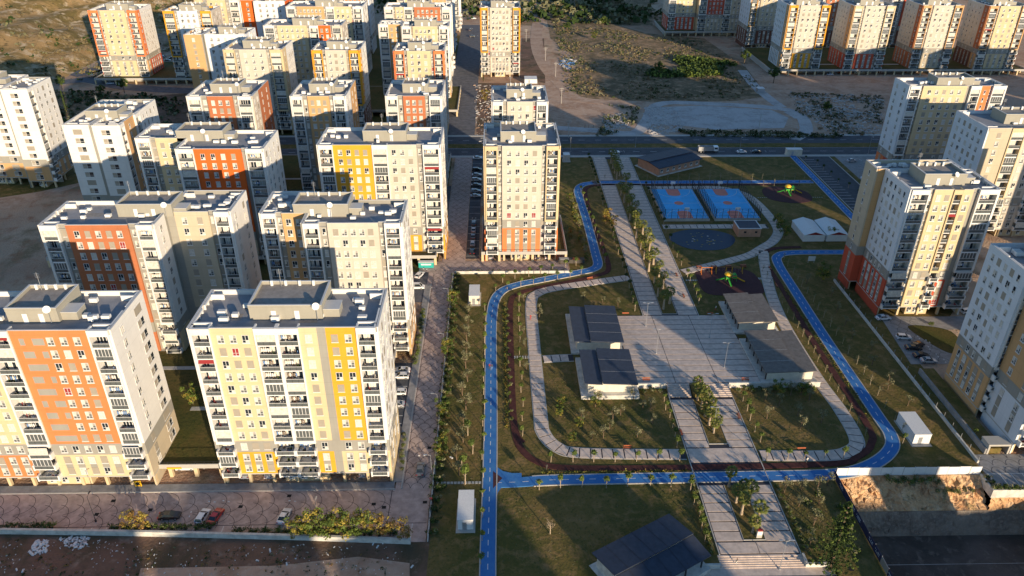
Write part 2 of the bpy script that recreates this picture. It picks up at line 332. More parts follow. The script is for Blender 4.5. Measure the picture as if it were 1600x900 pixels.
def facade(T, O, u, n, L, strips, npod, near, r, thick=1.6, detail=2):
    rz = {(0, -1): 0, (1, 0): math.pi/2, (-1, 0): -math.pi/2, (0, 1): math.pi}[n]
    tot = sum(s[1] for s in strips); sc = L/tot; s0 = 0
    zb = G0+npod*FH; zu = zb+FH
    for st in strips:
        w_ = st[1]*sc; s1 = s0+w_; kd = st[0]
        if kd in 'wg':
            U = st[2] if kd == 'w' else 'gray'; Pd = (st[3] if len(st) > 3 and st[3] else U) if kd == 'w' else 'gray'
            cols = (st[4] if len(st) > 4 else 0) if kd == 'w' else (st[2] if len(st) > 2 else 1)
            opt = st[5] if len(st) > 5 else ''
            d1 = 0 if kd == 'w' else -.6
            band = 'gray' if opt.find('n') < 0 else U
            for (z0, z1, c) in ((G0, zb, Pd), (zb, zu, band), (zu, ZR, U)):
                if z1 > z0: MB().box(*fbox(O, u, n, s0, s1, -thick, d1, z0, z1), c).build('wall', T)
            pm = MB().box(*fbox(O, u, n, s0, s1, -.3 if kd == 'w' else -.9, d1, ZR, ZR+PAR), U)
            pm.box(*fbox(O, u, n, s0, s1, (-.36 if kd == 'w' else -.96), d1+.03, ZR+PAR, ZR+PAR+.09), 'coping'); pm.build('parapet', T)
            if cols and detail:
                for fl in range(UPN):
                    z = G0+fl*FH+.72
                    for c in range(cols):
                        cx = s0+w_*(c+.5)/cols
                        if cols > 1: cx = s0+w_*(.5+(c-(cols-1)/2)*(.86 if cols > 2 else .9)/cols)
                        wd = 1.35 if w_/cols > 2.2 else .95
                        if opt.find('m') >= 0 and cols > 2: wd = 1.35 if c in (1, cols-2) else 1.0
                        k = pick(r)
                        if fl < npod and kd == 'w' and opt.find('s') < 0:   # podium windows stand in tall gray panels
                            if fl == 0 and npod > 1:
                                MB().box(*fbox(O, u, n, cx-.75, cx+.75, 0, .03, G0+.5, zb-.45), 'gray').build('window_panel', T)
                            dd = .035
                        else: dd = 0.0
                        ht = 1.85
                        if opt.find('W') >= 0: k = 'wide' if k != 'shut' else 'shut'; wd = min(3.0, w_*.42)
                        if opt.find('S') >= 0: wd = .8; ht = 1.7; k = 'dark' if k in ('half', 'cur') and r.random() < .5 else k
                        if opt.find('d') >= 0 and c < 2 and fl > npod:
                            continue
                        x = O[0]+u[0]*cx+n[0]*(d1+dd+.002); y = O[1]+u[1]*cx+n[1]*(d1+dd+.002)
                        inst('window', win_mesh(k, round(wd, 2), ht), T, (x, y, z), rz)
                    if opt.find('d') >= 0 and fl > npod:   # flat grey decorative panels, no windows behind
                        wv = [(3.9,), (2.2, 1.2), (1.0, 2.3), (4.6,), (3.6,), (2.3, 1.1), (1.1, 2.2), (3.7,), (2.1, 1.0)][fl % 9]; xx = s0+1.5
                        for q in wv:
                            a = O[0]+u[0]*(xx+q/2)+n[0]*.002; bb = O[1]+u[1]*(xx+q/2)+n[1]*.002
                            inst('facade_panel', win_mesh('deco', q, 1.6), T, (a, bb, z), rz); xx += q+1.5
        else:
            fc = st[2]; prot = .35
            for (a, b_) in ((s0, s0+.35), (s1-.35, s1)):
                pm = MB().box(*fbox(O, u, n, a, b_, -thick, prot, zu-.6, ZR+PAR+.05), fc); pm.build('balcony_pillar', T)
                if npod: MB().box(*fbox(O, u, n, a, b_, -thick, -.05, G0, zu-.6), 'gray').build('balcony_pillar', T)
            MB().box(*fbox(O, u, n, s0+.35, s1-.35, -.3, prot-.02, ZR-.28, ZR+PAR+.02), fc).build('balcony_beam', T)
            MB().box(*fbox(O, u, n, s0+.35, s1-.35, -thick, -.3, ZR-.28, ZR), fc).build('balcony_ceiling', T)
            MB().box(*fbox(O, u, n, s0+.35, s1-.35, 0, prot-.02, zu-.6, zu+.13), fc).build('balcony_beam', T)
            if detail:
                for fl in range(UPN):
                    t = r.random(); kind = 'clutter' if t < .42 else 'open' if t < .74 else 'glazed' if t < .90 else 'awning' if t < .985 else 'redawn'
                    ms = bal_meshes(w_, kind, r.randrange(4), fl <= npod and npod > 0, fc)
                    x = O[0]+u[0]*s0; y = O[1]+u[1]*s0; z = G0+fl*FH
                    o = inst('balcony', ms['balcony'], T, (x, y, z), rz)
                    for nm in ('railing', 'balcony_door', 'balcony_furniture'):
                        if nm in ms and (near or nm != 'balcony_furniture'): tag(inst(nm, ms[nm], o), kind='stuff' if nm == 'balcony_furniture' else None)
        s0 = s1
def tower(label, wings, npod=3, near=True, seed=0, pent=None, detail=2, name='apartment_tower', roof_n=6, group='apartment towers of the housing estate'):
    x0 = min(w_[0] for w_ in wings); y0 = min(w_[2] for w_ in wings)
    T = thing(name, label, 'apartment tower', (x0, y0, 0), group=group); r = random.Random(seed*13+5)
    class PT: pass
    ox, oy = x0, y0
    for wg in wings:
        a0, a1, b0, b1, S, E, W = wg[:7]; a0 -= ox; a1 -= ox; b0 -= oy; b1 -= oy
        th = 1.6; sw = .5
        MB().box(a0+sw, a1-sw, b0+th, b1-sw, G0, ZR-.004, 'gray').build('building_core', T)
        MB().box(a0+.01, a1-.01, b0+.01, b1-.01, G0-.3, G0-.004, 'concrete').build('floor_slab', T)
        # roof deck
        dk = MB().box(a0+sw+.002, a1-sw-.002, b0+.32, b1-sw-.002, ZR-.003, ZR+.05, 'deck', False); dko = dk.build('roof_deck', T)
        facade(T, (a0+sw, b0), (1, 0), (0, -1), a1-a0-2*sw, S, npod, near, r, th, detail)
        facade(T, (a1, b0), (0, 1), (1, 0), b1-b0, E, npod, near, r, sw, detail)
        facade(T, (a0, b1), (0, -1), (-1, 0), b1-b0, W, npod, near, r, sw, detail)
        facade(T, (a1-sw, b1), (-1, 0), (0, 1), a1-a0-2*sw, [('w', 10, W[0][2] if W[0][0] == 'w' else 'white', None, 0)], npod, near, r, sw, 0)
        # ground floor: open car park behind columns
        gx = a1-a0; n = max(2, int(gx/5.2)); cm = 'cream'
        for i in range(n+1):
            x = a0+.3+(gx-.9)*i/n; MB().box(x, x+.6, b0+.4, b0+1.1, 0, G0-.3, cm, False).build('column', T)
        for i in range(1, 3):
            for x in (a0+.3, a1-.9): MB().box(x, x+.6, b0+.4+(b1-b0-1.6)*i/2, b0+1.0+(b1-b0-1.6)*i/2, 0, G0-.3, cm, False).build('column', T)
        MB().box(a0+gx*.36, a0+gx*.62, b0+.9, b1-1.5, 0, G0-.31, cm, False).build('entrance_wall', T)
        for q in (.40, .47, .55):
            inst('window', win_mesh('dark', 1.35, 1.85), T, (a0+gx*q, b0+.89, .8))
        MB().box(a0+.3, a1-.3, b0+6.5, b0+6.8, 0, G0-.31, 'concrete', False).build('wall', T)
        for (xa, xb, st) in ((a0+.03, a0+.29, W[0]), (a1-.29, a1-.03, E[0])):
            if not name.startswith('x') and st[0] == 'w': MB().box(xa, xb, b0+.1, b1-.1, 0, G0-.31, st[3] or st[2], False).build('base_wall', T)
        # roof frames at the corners
        for (xa, sg) in ((a0+.0, 1), (a1-.0, -1)):
            xx = sorted((xa+sg*.503, xa+sg*.85)); L = min(6.0, (b1-b0)*.4)
            for (y, yy) in ((b0+1.3, b0+L+1.3), (b1-L-.6, b1-.6)):
                b = MB(); b.box(xx[0], xx[1], y, yy, ZR+.75, ZR+1.15, 'white')
                for q in range(4): b.box(xx[0], xx[1], y+(yy-y-.3)*q/3, y+(yy-y-.3)*q/3+.3, ZR+.05, ZR+.75, 'white')
                b.build('roof_frame', T)
            b = MB(); b.box(min(xa+sg*.85, xa+sg*4.3), max(xa+sg*.85, xa+sg*4.3), b0+1.9, b0+2.3, ZR+.05, ZR+1.15, 'white').build('roof_frame', T)
            b = MB(); b.box(min(xa+sg*.85, xa+sg*3.4), max(xa+sg*.85, xa+sg*3.4), b1-2.6, b1-2.2, ZR+.05, ZR+1.3, 'white')
            b.build('roof_frame', T)
        if detail:
            for i in range(roof_n+3):
                x = r.uniform(a0+2.2, a1-3.6); y = r.uniform(b0+3, b1-3); sx = r.uniform(.9, 2.0); sy = r.uniform(.7, 1.1); h = r.uniform(.6, 1.1)
                b = MB().box(x, x+sx, y, y+sy, ZR+.25, ZR+.25+h, 'acwhite').box(x+.1, x+.25, y+.1, y+sy-.1, ZR+.05, ZR+.25, 'darkmetal').box(x+sx-.25, x+sx-.1, y+.1, y+sy-.1, ZR+.05, ZR+.25, 'darkmetal')
                b.box(x+.06, x+sx-.06, y+.06, y+sy-.06, ZR+.25+h, ZR+.29+h, 'coping'); b.build('air_conditioner' if i % 2 else 'vent_housing', T)
            for i in range(3):
                x = r.uniform(a0+2.2, a1-6); y = r.uniform(b0+2, b1-5)
                MB().box(x, x+r.uniform(1.5, 4.5), y, y+r.uniform(1.5, 4), ZR+.052, ZR+.06+.006*i, 'deckpatch', False).build('roof_patch', T)
    # lift and stair house
    roof_n += 3
    if pent is None:
        wg = max(wings, key=lambda q: q[1]-q[0]); m = (wg[0]+wg[1])/2; dp = wg[3]-wg[2]; wd = min(13, (wg[1]-wg[0])*.46); pent = (m-wd/2, m+wd/2, wg[2]+dp*.36, wg[2]+dp*.36+min(8.5, dp*.5))
    p0, p1, q0, q1 = pent[0]-ox, pent[1]-ox, pent[2]-oy, pent[3]-oy; PH = 2.75
    b = MB().box(p0, p1, q0, q1, ZR+.05, ZR+PH, 'pent')
    b.build('lift_house', T)
    b = MB()
    for (c0, c1, c2, c3) in ((p0-.05, p1+.05, q0-.05, q0+.3), (p0-.05, p1+.05, q1-.3, q1+.05), (p0-.05, p0+.3, q0+.3, q1-.3), (p1-.3, p1+.05, q0+.3, q1-.3)): b.box(c0, c1, c2, c3, ZR+PH, ZR+PH+.75, 'pent')
    for (c0, c1, c2, c3) in ((p0-.1, p1+.1, q0-.1, q0+.33), (p0-.1, p1+.1, q1-.33, q1+.1), (p0-.1, p0+.33, q0+.33, q1-.33), (p1-.33, p1+.1, q0+.33, q1-.33)): b.box(c0, c1, c2, c3, ZR+PH+.75, ZR+PH+.82, 'coping')
    b.build('lift_house_parapet', T)
    MB().box(p0+.35, p1-.35, q0+.35, q1-.35, ZR+PH+.01, ZR+PH+.06, 'deckpatch', False).build('lift_house_roof', T)
    if detail:
        for q in (.3, .62):
            x = p0+(p1-p0)*q; MB().box(x, x+.95, q0-.06, q0-.003, ZR+.1, ZR+2.2, 'trim', False).build('roof_door', T)
        b = MB(); x = p0+(p1-p0)*r.uniform(.6, .95); b.tube((x, q0-.5, ZR), (x, q0-.5, ZR+3.6), .06, .05, 'steel', 6); b.disc((x, q0-.7, ZR+3.6), (.3, -.8, .5), .75, 'acwhite', 12, .18); b.build('satellite_dish', T)
        b = MB(); x = p0+(p1-p0)*r.uniform(.05, .4); y = q1-1; b.tube((x, y, ZR+PH), (x, y, ZR+PH+4.2), .06, .03, 'steel', 5)
        for q in range(4): b.tube((x-.5, y, ZR+PH+3+q*.3), (x+.5, y, ZR+PH+3+q*.3), .03, .03, 'steel', 4)
        b.build('antenna', T)
        b = MB()
        for q in range(4):
            x = p0+(p1-p0)*(.15+.2*q); b.box(x, x+.5, q1-.9, q1-.5, ZR+PH+.06, ZR+PH+1.2, 'acwhite')
        b.build('chimney', T)
        b = MB().box(p1+.01, p1+3.2, q0+1, q0+4.5, ZR+.05, ZR+1.9, 'pent').box(p1+.01, p1+3.3, q0+.9, q0+4.6, ZR+1.9, ZR+1.98, 'coping'); b.build('plant_room', T)
    return T
W = lambda w_, U, Pd=None, c=0, o='': ('w', w_, U, Pd, c, o)
B = lambda w_=4, c='white': ('b', w_, c)
Gs = lambda w_=1.5, c=1: ('g', w_, c)
def narrow(label, x0, x1, y0, y1, mid, balc, podm, side, sidep=None, npod=3, bw=4, near=False, seed=0, westc=None, mc=4, weststr=None, east=None, pent=None):
    S = [B(bw, balc), Gs(1.4), W(x1-x0-2*bw-3.8, mid, podm, mc), Gs(1.4), B(bw, balc)]
    E = east or [W(5, balc, sidep or podm, 1, 'S'), W(y1-y0-5, side, sidep or podm, 4, 'S')]
    Wt = weststr or [W(y1-y0-5, westc or side, sidep or podm, 4, 'S'), W(5, balc, sidep or podm, 1, 'S')]
    return tower(label, [(x0, x1, y0, y1, S, E, Wt)], npod, near, seed, pent)
# lower left, orange
tower('orange and cream tower with blank grey wall panels at the lower left corner', [(-113, -75, 126.6, 142,
      [B(4), W(8.5, 'cream', 'orange', 3), B(4.6), W(14.5, 'orange', 'cream', 5, 'd'), B(4)], [W(8, 'white', 'beige', 1), W(7.4, 'white', 'beige', 1, 'W')], [W(15, 'white', 'cream', 3)])], 2, True, 1, (-97, -87, 131, 140.5), roof_n=9)
# cream and yellow
tower('cream tower with one yellow strip on the street corner, nearest to the paved street', [(-60.5, -23.3, 126.9, 142.2,
      [B(3.9), W(8.5, 'cream', 'yellow', 3), B(4.4), B(4.4), W(3.5, 'cream', 'yellow', 1), W(1.7, 'gray', None, 0), W(6, 'yellow', 'cream', 2), B(3.9)], [W(6, 'white', 'cream', 2), W(9, 'white', 'cream', 2)], [W(15, 'white', 'cream', 3)])], 2, True, 2, (-49.5, -35, 131.5, 141.5), roof_n=9)
# brown twin behind orange one
tower('tower with brown and beige wings standing behind the orange tower', [
      (-113.6, -85, 174.8, 190, [B(4), Gs(2), W(15, 'brown', 'brown', 5), Gs(2), B(4)], [W(6.5, 'white', 'cream', 1), W(8.5, 'gray', 'gray', 0)], [W(15, 'white', 'white', 3)]),
      (-85, -68.5, 182.6, 197, [W(1.5, 'gray', None, 0), W(9, 'beige', 'beige', 2), Gs(1.5), B(4)], [W(6, 'white', 'white', 1), W(8, 'white', 'white', 1)], [W(14, 'gray')])], 2, True, 3, (-97, -83, 182, 190.5), roof_n=6)
tower('off-white tower with a narrow orange-tan wing, beside the paved street', [
      (-61, -49, 181.4, 196, [B(4), Gs(1.6), W(6, 'tan', 'tan', 2)], [W(14, 'gray')], [W(14, 'white', 'white', 3)]),
      (-49, -23.6, 175.2, 190, [B(4), Gs(2), W(12.6, 'offwhite', 'yellow', 5), Gs(1.5), B(4)], [W(6, 'white', 'tan', 2), W(9, 'white', 'tan', 2)], [W(15, 'gray')])], 2, True, 4, (-52, -38, 181.5, 189.5), roof_n=6)
tower('tower with an intense red-orange front between two white balcony columns', [
      (-116.6, -100, 241, 256, [B(4), Gs(1.6), W(9, 'cream', 'cream', 3)], [W(14, 'gray')], [W(14, 'white', 'white', 3)]),
      (-100, -72.5, 230.5, 249, [B(4.6), W(13, 'redorange', 'beige', 4), Gs(1.2, 0), B(4.6)], [W(8, 'white', 'white', 2), W(9, 'white', 'white', 2)], [W(15, 'white')])], 2, True, 5, (-103, -88, 241, 250), roof_n=6)
tower('tower with a mustard yellow front and an off-white half, beside the parking street', [(-56.8, -17.5, 233.8, 251.5,
      [B(4.3), W(11.5, 'yellow', 'yellow', 4), B(4.6), W(8.6, 'offwhite', 'yellow', 3), Gs(1.8), B(5)], [W(8, 'white', 'yellow', 2), W(9, 'white', 'yellow', 2)], [W(15, 'white', 'cream', 3)])], 2, True, 6, (-43, -29, 240.5, 249), roof_n=8)
narrow('single off-white tower with red-orange lower floors west of the park', -4, 20.5, 232.3, 256, 'offwhite', 'cream', 'orange', 'offwhite', npod=3, near=True, seed=7, pent=(1.5, 13, 239.5, 250))
# white tower left
tower('white tower with wide shuttered windows and a tan flank at the left', [(-146.5, -137.2, 255, 285, [W(9, 'white', 'white', 1, 'W')], [W(30, 'gray')], [W(12, 'white', 'white', 2), W(12, 'white', 'white', 2)]),
      (-136.8, -127.2, 254.2, 266, [W(9.5, 'white', 'white', 1, 'W')], [B(3.6), W(8.4, 'tan', 'tan', 1, 'S')], [W(12, 'gray')]),
      (-137, -126.9, 266.2, 285.5, [W(9, 'white')], [B(4), W(15, 'white', 'white', 4, 'S')], [W(12, 'gray')])], 3, True, 8, (-142, -131, 263, 271), roof_n=3)
tower('white tower with a tan base cut by the left edge', [(-216, -192.6, 303.5, 322, [W(20, 'white', 'tan', 3, 'W')], [W(18, 'white')], [W(18, 'white')]), (-192.2, -181.7, 299.5, 318, [W(10, 'white', 'tan', 1, 'W')], [B(4), W(14, 'white', 'tan', 3)], [W(18, 'gray')])], 2, False, 9, roof_n=3)
# row y=289
def midrow(label, x0, c, pod, seed, east, y0=289.4, x1=None):
    return tower(label, [(x0, x1 or x0+24, y0, y0+23.5, [B(4.6), Gs(2.2), W(9, c, pod, 3), Gs(1.8), B(4.8)], east, [W(23, 'white', 'white', 4)])], 2, False, seed)
midrow('tower with a brown front panel between two white balcony columns, behind the white tower', -116.9, 'brown', 'brown', 10, [W(8, 'offwhite', 'offwhite', 2), W(15, 'brown', 'darkbrown', 2, 'S')], x1=-92)
midrow('tower with a tan front panel and tan flank in the third row', -78, 'tan', 'tan', 11, [W(10, 'white', 'white', 2), W(13, 'tan', 'tan', 2, 'S')], x1=-56.8)
midrow('tower with a brown-red front panel behind the mustard yellow tower', -42, 'brown', 'brown', 12, [W(23, 'white', 'white', 4)], x1=-20.4)
tower('tower with white balcony columns half hidden behind the single off-white tower', [(-1.6, 19.6, 281.5, 304, [B(4), Gs(1.6), W(10, 'offwhite', 'offwhite', 3), Gs(1.5), B(4)], [W(22, 'white', 'white', 4)], [W(22, 'white', 'white', 4)])], 3, False, 13)
# row y=360
tower('pale grey tower with cream balcony columns in the left part of the fourth row', [(-127, -99.5, 367.5, 388.5, [B(4.5, 'cream'), Gs(2), W(12, 'offwhite', 'offwhite', 3), Gs(1.5), B(5, 'cream')], [W(7, 'cream', 'cream', 1, 'S'), W(14, 'white', 'white', 4, 'S')], [W(20, 'cream', 'cream', 3)])], 2, False, 14)
narrow('off-white tower with two mustard balcony columns and a brown base', -85.7, -63.3, 366, 386, 'offwhite', 'yellow', 'tan', 'white', 'darkbrown', 3, 4.5, seed=15, mc=3)
narrow('cream tower with two orange-red balcony columns', -47.6, -23.8, 364.5, 383, 'cream', 'orange', 'cream', 'white', 'tan', 3, 4.5, seed=16, mc=3)
tower('tower with a broad tan face and a white windowed flank near the top left', [(-156.7, -147.4, 400.6, 418.5, [W(9, 'tan', 'tan', 1)], [W(18, 'gray')], [W(18, 'tan', 'tan', 3)]), (-147, -125.7, 401.5, 419, [W(21, 'bluewhite', 'bluewhite', 5)], [W(6, 'bluewhite', 'bluewhite', 1, 'S'), B(4, 'white'), W(9, 'bluewhite', 'bluewhite', 2, 'S')], [W(18, 'gray')])], 2, False, 17)
tower('wide cream tower with a small red-orange panel near the top', [(-123, -81.5, 424, 441, [B(5), Gs(1.5), W(15, 'cream', 'cream', 5), Gs(1.2), B(4.5), W(6, 'redorange', 'tan', 2), Gs(1), B(4.5, 'offwhite')], [W(17, 'offwhite', 'offwhite', 3)], [W(17, 'white', 'white', 3)])], 2, False, 18)
tower('tower with brown-orange front and cream left wing near the top, behind the orange-red balconies', [(-62.6, -50.4, 427, 438, [B(4.5), W(6, 'tan', 'tan', 2)], [W(10, 'gray')], [W(11, 'white', 'white', 2)]), (-50, -24.6, 421.6, 436, [B(4.5), Gs(1), W(12.5, 'cream', 'cream', 5), Gs(1), B(4.5)], [W(14, 'white', 'tan', 3)], [W(12, 'gray')])], 2, False, 19)
# row y=467+
narrow('brick red and cream tower standing alone at the top left beside the hillside', -235, -207, 467.7, 489, 'cream', 'orange', 'cream', 'white', 'red', 3, 5, seed=20, mc=3, east=[W(4, 'orange', 'tan', 1, 'S'), W(17, 'white', 'red', 5, 'S')])
tower('yellow and white tower near the top left, beside the brick red one', [(-191.5, -163.6, 466, 483, [B(5, 'yellow'), Gs(1.5), W(10, 'bluewhite', 'beige', 3), Gs(1.5), B(5, 'yellow')], [W(17, 'offwhite', 'offwhite', 3)], [W(17, 'yellow', 'tan', 2)])], 3, False, 21)
tower('wide tower with a tan-orange front and a cream right half at the top', [(-124.4, -79, 480.7, 500, [B(4.6), Gs(1), W(15, 'tan', 'tan', 6), Gs(1.2), B(4.6), W(9.5, 'cream', 'cream', 3), Gs(1), B(5)], [W(19, 'white', 'white', 5)], [W(17, 'white', 'white', 3)])], 2, False, 22)
tower('tower with a brown-orange windowed front at the top centre', [(-66, -26.4, 479, 495, [B(4.5), Gs(1.2), W(5, 'cream', 'tan', 2), B(4.6), Gs(1), W(14.5, 'brown', 'brown', 5), Gs(1), B(4.5)], [W(8, 'white', 'white', 2), B(3), W(5, 'cream', 'cream', 1)], [W(17, 'white', 'white', 3)])], 2, False, 23)
narrow('tall cream tower with one yellow balcony column, alone at the top centre', -9, 15, 477, 500, 'offwhite', 'yellow', 'offwhite', 'offwhite', 'offwhite', 3, 4, seed=24, mc=5)
# last visible rows
tower('cream tower with balcony column at the top, left of the vivid orange one', [(-186, -158.5, 503, 520, [B(4, 'cream'), Gs(2), W(9, 'cream', 'cream', 3), Gs(2), B(4.5)], [W(17, 'bluewhite', 'bluewhite', 4)], [W(17, 'cream')])], 2, False, 25)
tower('white tower with a vivid orange left part at the top', [(-158, -149, 503, 519, [W(9, 'redorange', 'redorange', 1)], [W(9, 'red')], [W(9, 'white')]), (-148.6, -128.9, 499, 519, [W(19, 'bluewhite', 'bluewhite', 4)], [W(18, 'redorange', 'red', 1)], [W(9, 'white')])], 2, False, 26)
tower('white tower at the top edge behind the wide tan tower', [(-126, -84, 540, 560, [B(4), W(12, 'offwhite', 'offwhite', 4), B(4), W(8, 'orange', 'orange', 3), B(4)], [W(17, 'bluewhite', 'bluewhite', 4)], [W(17, 'cream')])], 2, False, 27)
tower('tower at the top edge behind the brown-orange windowed front', [(-66, -28, 545, 562, [B(4), W(12, 'cream', 'cream', 4), B(4), W(8, 'tan', 'cream', 3), B(4)], [W(8, 'bluewhite', 'bluewhite', 2), B(4), W(5, 'orange', 'orange', 1)], [W(17, 'cream')])], 2, False, 28)
tower('dark blue shaded tower side at the top beside the long street', [(-62, -27, 612, 632, [B(4), W(12, 'tan', 'tan', 4), B(4), W(8, 'tan', 'cream', 3), B(4)], [B(4), W(8, 'bluewhite', 'orange', 2), B(4)], [W(17, 'cream')])], 2, False, 29)
# right side
tower('white and cream tower with red base east of the park, with small centre balconies', [(114.6, 140, 195.3, 211,
      [B(4.8), Gs(1.2), W(5, 'cream', 'cream', 2, 's'), B(2.6, 'cream'), W(2.6, 'cream', 'red', 1), Gs(1.6, 0), B(5)], [W(22, 'white', 'white', 4)], [W(15, 'bluewhite', 'red', 5, 'm')]),
      (112.2, 138, 211.3, 219, [W(20, 'tan', 'red')], [W(8, 'white', 'red', 1)], [W(7.5, 'beige', 'red', 1, 'S')])], 3, True, 30, (121, 133, 201, 210), roof_n=6)
tower('tower with cream front, white balcony columns and one orange-red strip, east of the crossroads', [(165.4, 205, 302.6, 315.5,
      [B(4), Gs(1), W(17, 'cream', 'cream', 5), Gs(1.5, 0), B(4), W(3.5, 'orange', 'orange', 1, 'S'), Gs(1), B(5)], [W(13, 'white', 'white', 3)], [W(6, 'bluewhite', 'orange', 1), W(6, 'bluewhite', 'red', 1)])], 2, True, 31, (178, 193, 306, 314))
tower('white flanked tower with beige corner cut by the right edge', [(166.8, 210, 249, 269.5, [W(7, 'beige', 'beige', 1), B(4.4, 'cream'), W(6, 'offwhite', 'offwhite', 2), B(4), W(12, 'offwhite', 'darkbrown', 4), B(4)], [W(20, 'white')], [W(20, 'bluewhite', 'bluewhite', 5)])], 3, False, 32, (177, 195, 257, 265.5))
tower('pale tower with a tan base nearest to the right edge', [(118, 138, 147, 162, [B(4), W(12, 'offwhite', 'offwhite', 3), B(4)], [W(13, 'white')], [W(15, 'bluewhite', 'tan', 5, 'm')]),
      (119.5, 137, 134, 146.7, [B(5), W(12, 'offwhite', 'cream', 3), B(5)], [W(12, 'white')], [W(12.5, 'tan', 'bluewhite', 2)])], 3, True, 33, (124, 134, 150, 158))
narrow('tower with mustard balcony columns and yellow base in the far right estate', 179, 204.5, 486, 508, 'offwhite', 'yellow', 'yellow', 'bluewhite', 'bluewhite', 3, 5, seed=34, mc=3, weststr=[W(17, 'bluewhite', 'bluewhite', 5, 'S'), W(5, 'tan', 'tan', 1, 'S')])
narrow('tower with cream balcony columns and an orange-red base in the far right estate', 218, 243.5, 484, 508, 'offwhite', 'cream', 'red', 'offwhite', 'red', 3, 5, seed=35, mc=3, weststr=[W(17, 'offwhite', 'red', 4, 'S'), W(5, 'tan', 'red', 1, 'S')])
narrow('off-white tower with tan balcony columns and brown flank base in the far right estate', 261, 286.5, 486, 508, 'offwhite', 'tan', 'beige', 'offwhite', 'brown', 3, 5, seed=36, mc=3, weststr=[W(17, 'offwhite', 'brown', 4, 'S'), W(5, 'brown', 'brown', 1, 'S')])
narrow('cream tower with dark brown flank at the top right corner', 301, 327, 484, 508, 'cream', 'tan', 'cream', 'offwhite', 'darkbrown', 3, 5, seed=37, mc=3, weststr=[W(17, 'offwhite', 'darkbrown', 4, 'S'), W(5, 'brown', 'tan', 1, 'S')])
tower('shaded tower with brick red walls and white balcony columns at the top right', [(131, 152, 606, 625, [B(5), W(14, 'cream', 'red', 4)], [W(18, 'cream')], [W(18, 'offwhite', 'red', 3)]), (152.4, 196, 600, 620, [B(5), W(11, 'red', 'beige', 4), B(4.5), W(12, 'beige', 'beige', 4), B(4)], [W(18, 'cream')], [W(18, 'cream')])], 3, False, 38)
tower('white flanked tower with a slim sunlit yellow balcony column in the far right estate', [(177, 203, 556, 578, [B(4.5, 'yellow'), Gs(2), W(14, 'beige', 'darkbrown', 4), B(4)], [W(18, 'cream')], [W(20, 'bluewhite', 'darkbrown', 4, 'S')])], 3, False, 39)
tower('tower behind the tan balcony columns at the top right edge', [(222, 262, 556, 578, [B(4.5), Gs(2), W(14, 'brown', 'darkbrown', 4), B(4), W(9, 'offwhite')], [W(18, 'cream')], [W(20, 'bluewhite', 'darkbrown', 4, 'S')])], 3, False, 40)
tower('tower behind the dark brown flank at the top right edge', [(276, 318, 556, 578, [B(4.5), Gs(2), W(14, 'red', 'darkbrown', 4), B(4), W(9, 'offwhite')], [W(18, 'cream')], [W(20, 'bluewhite', 'darkbrown', 4, 'S')])], 3, False, 41)
# towers of the same estate outside the frame, towards the sun; their shadows fall into the picture
OFF = [(-40, 27.2, -92), (38.3, 62.3, -92), (73.3, 106, -92), (122, 142, -94), (182, 186.5, -95), (187, 225, -121), (226, 262, -119), (124, 130, 52), (142, 158, 96), (164, 185, 138), (173, 188, 196), (158.5, 171, 171), (187, 212, 92), (215, 240, 190), (225, 262, 250), (262, 290, 345), (300, 335, 345), (348, 390, 345), (240, 275, 296), (330, 370, 240), (280, 310, 250)]
for i, (a, b_, y) in enumerate(OFF):
    tower('plain cream and white tower of the same estate outside the picture', [(a, b_, y, y+18, [B(4.5), W(18, 'cream', 'cream', 5), B(4.5)], [W(18, 'white', 'cream', 3)], [W(18, 'white', 'cream', 3)])], 3, False, 60+i, detail=0)
# ------------------------------------------------------------------ ground
def struct(name, o): return tag(o, kind='structure')
def sheet(name, pts, z, m, parent=None, thick=.0):
    b = MB()
    if thick: b.prism([(p[0], p[1]) for p in pts], z-thick, z, m)
    else:
        ar = sum(pts[i][0]*pts[(i+1) % len(pts)][1]-pts[(i+1) % len(pts)][0]*pts[i][1] for i in range(len(pts)))
        if ar < 0: pts = pts[::-1]
        b.poly([(p[0], p[1], z) for p in pts], m)
    o = b.build(name, parent)
    return o if parent else tag(o, kind='structure')
def rect(name, x0, x1, y0, y1, z, m, parent=None, thick=0): return sheet(name, [(x0, y0), (x1, y0), (x1, y1), (x0, y1)], z, m, parent, thick)
def PX(*pts): return [P(x, y) for x, y in pts]
def smooth(pts, n=8, closed=False):
    out = []; N = len(pts)
    for i in range(N-1 if not closed else N):
        p0 = pts[max(i-1, 0)] if not closed else pts[i-1]; p1 = pts[i]; p2 = pts[(i+1) % N]; p3 = pts[min(i+2, N-1)] if not closed else pts[(i+2) % N]
        for k in range(n):
            t = k/n
            out.append(tuple(.5*((2*p1[a])+(-p0[a]+p2[a])*t+(2*p0[a]-5*p1[a]+4*p2[a]-p3[a])*t*t+(-p0[a]+3*p1[a]-3*p2[a]+p3[a])*t**3) for a in (0, 1)))
    if not closed: out.append(tuple(pts[-1]))
    return out
def resample(pts, step):
    out = [pts[0]]; acc = 0
    for a, b_ in zip(pts, pts[1:]):
        d = math.dist(a, b_); 
        if d < 1e-6: continue
        s = step-acc
        while s <= d:
            t = s/d; out.append((a[0]+(b_[0]-a[0])*t, a[1]+(b_[1]-a[1])*t)); s += step
        acc = (acc+d) % step
    return out
def offset(pts, d):
    out = []
    for i, p in enumerate(pts):
        a = pts[max(i-1, 0)]; b_ = pts[min(i+1, len(pts)-1)]; t = Vector((b_[0]-a[0], b_[1]-a[1])); t.normalize()
        out.append((p[0]-t.y*d, p[1]+t.x*d))
    return out
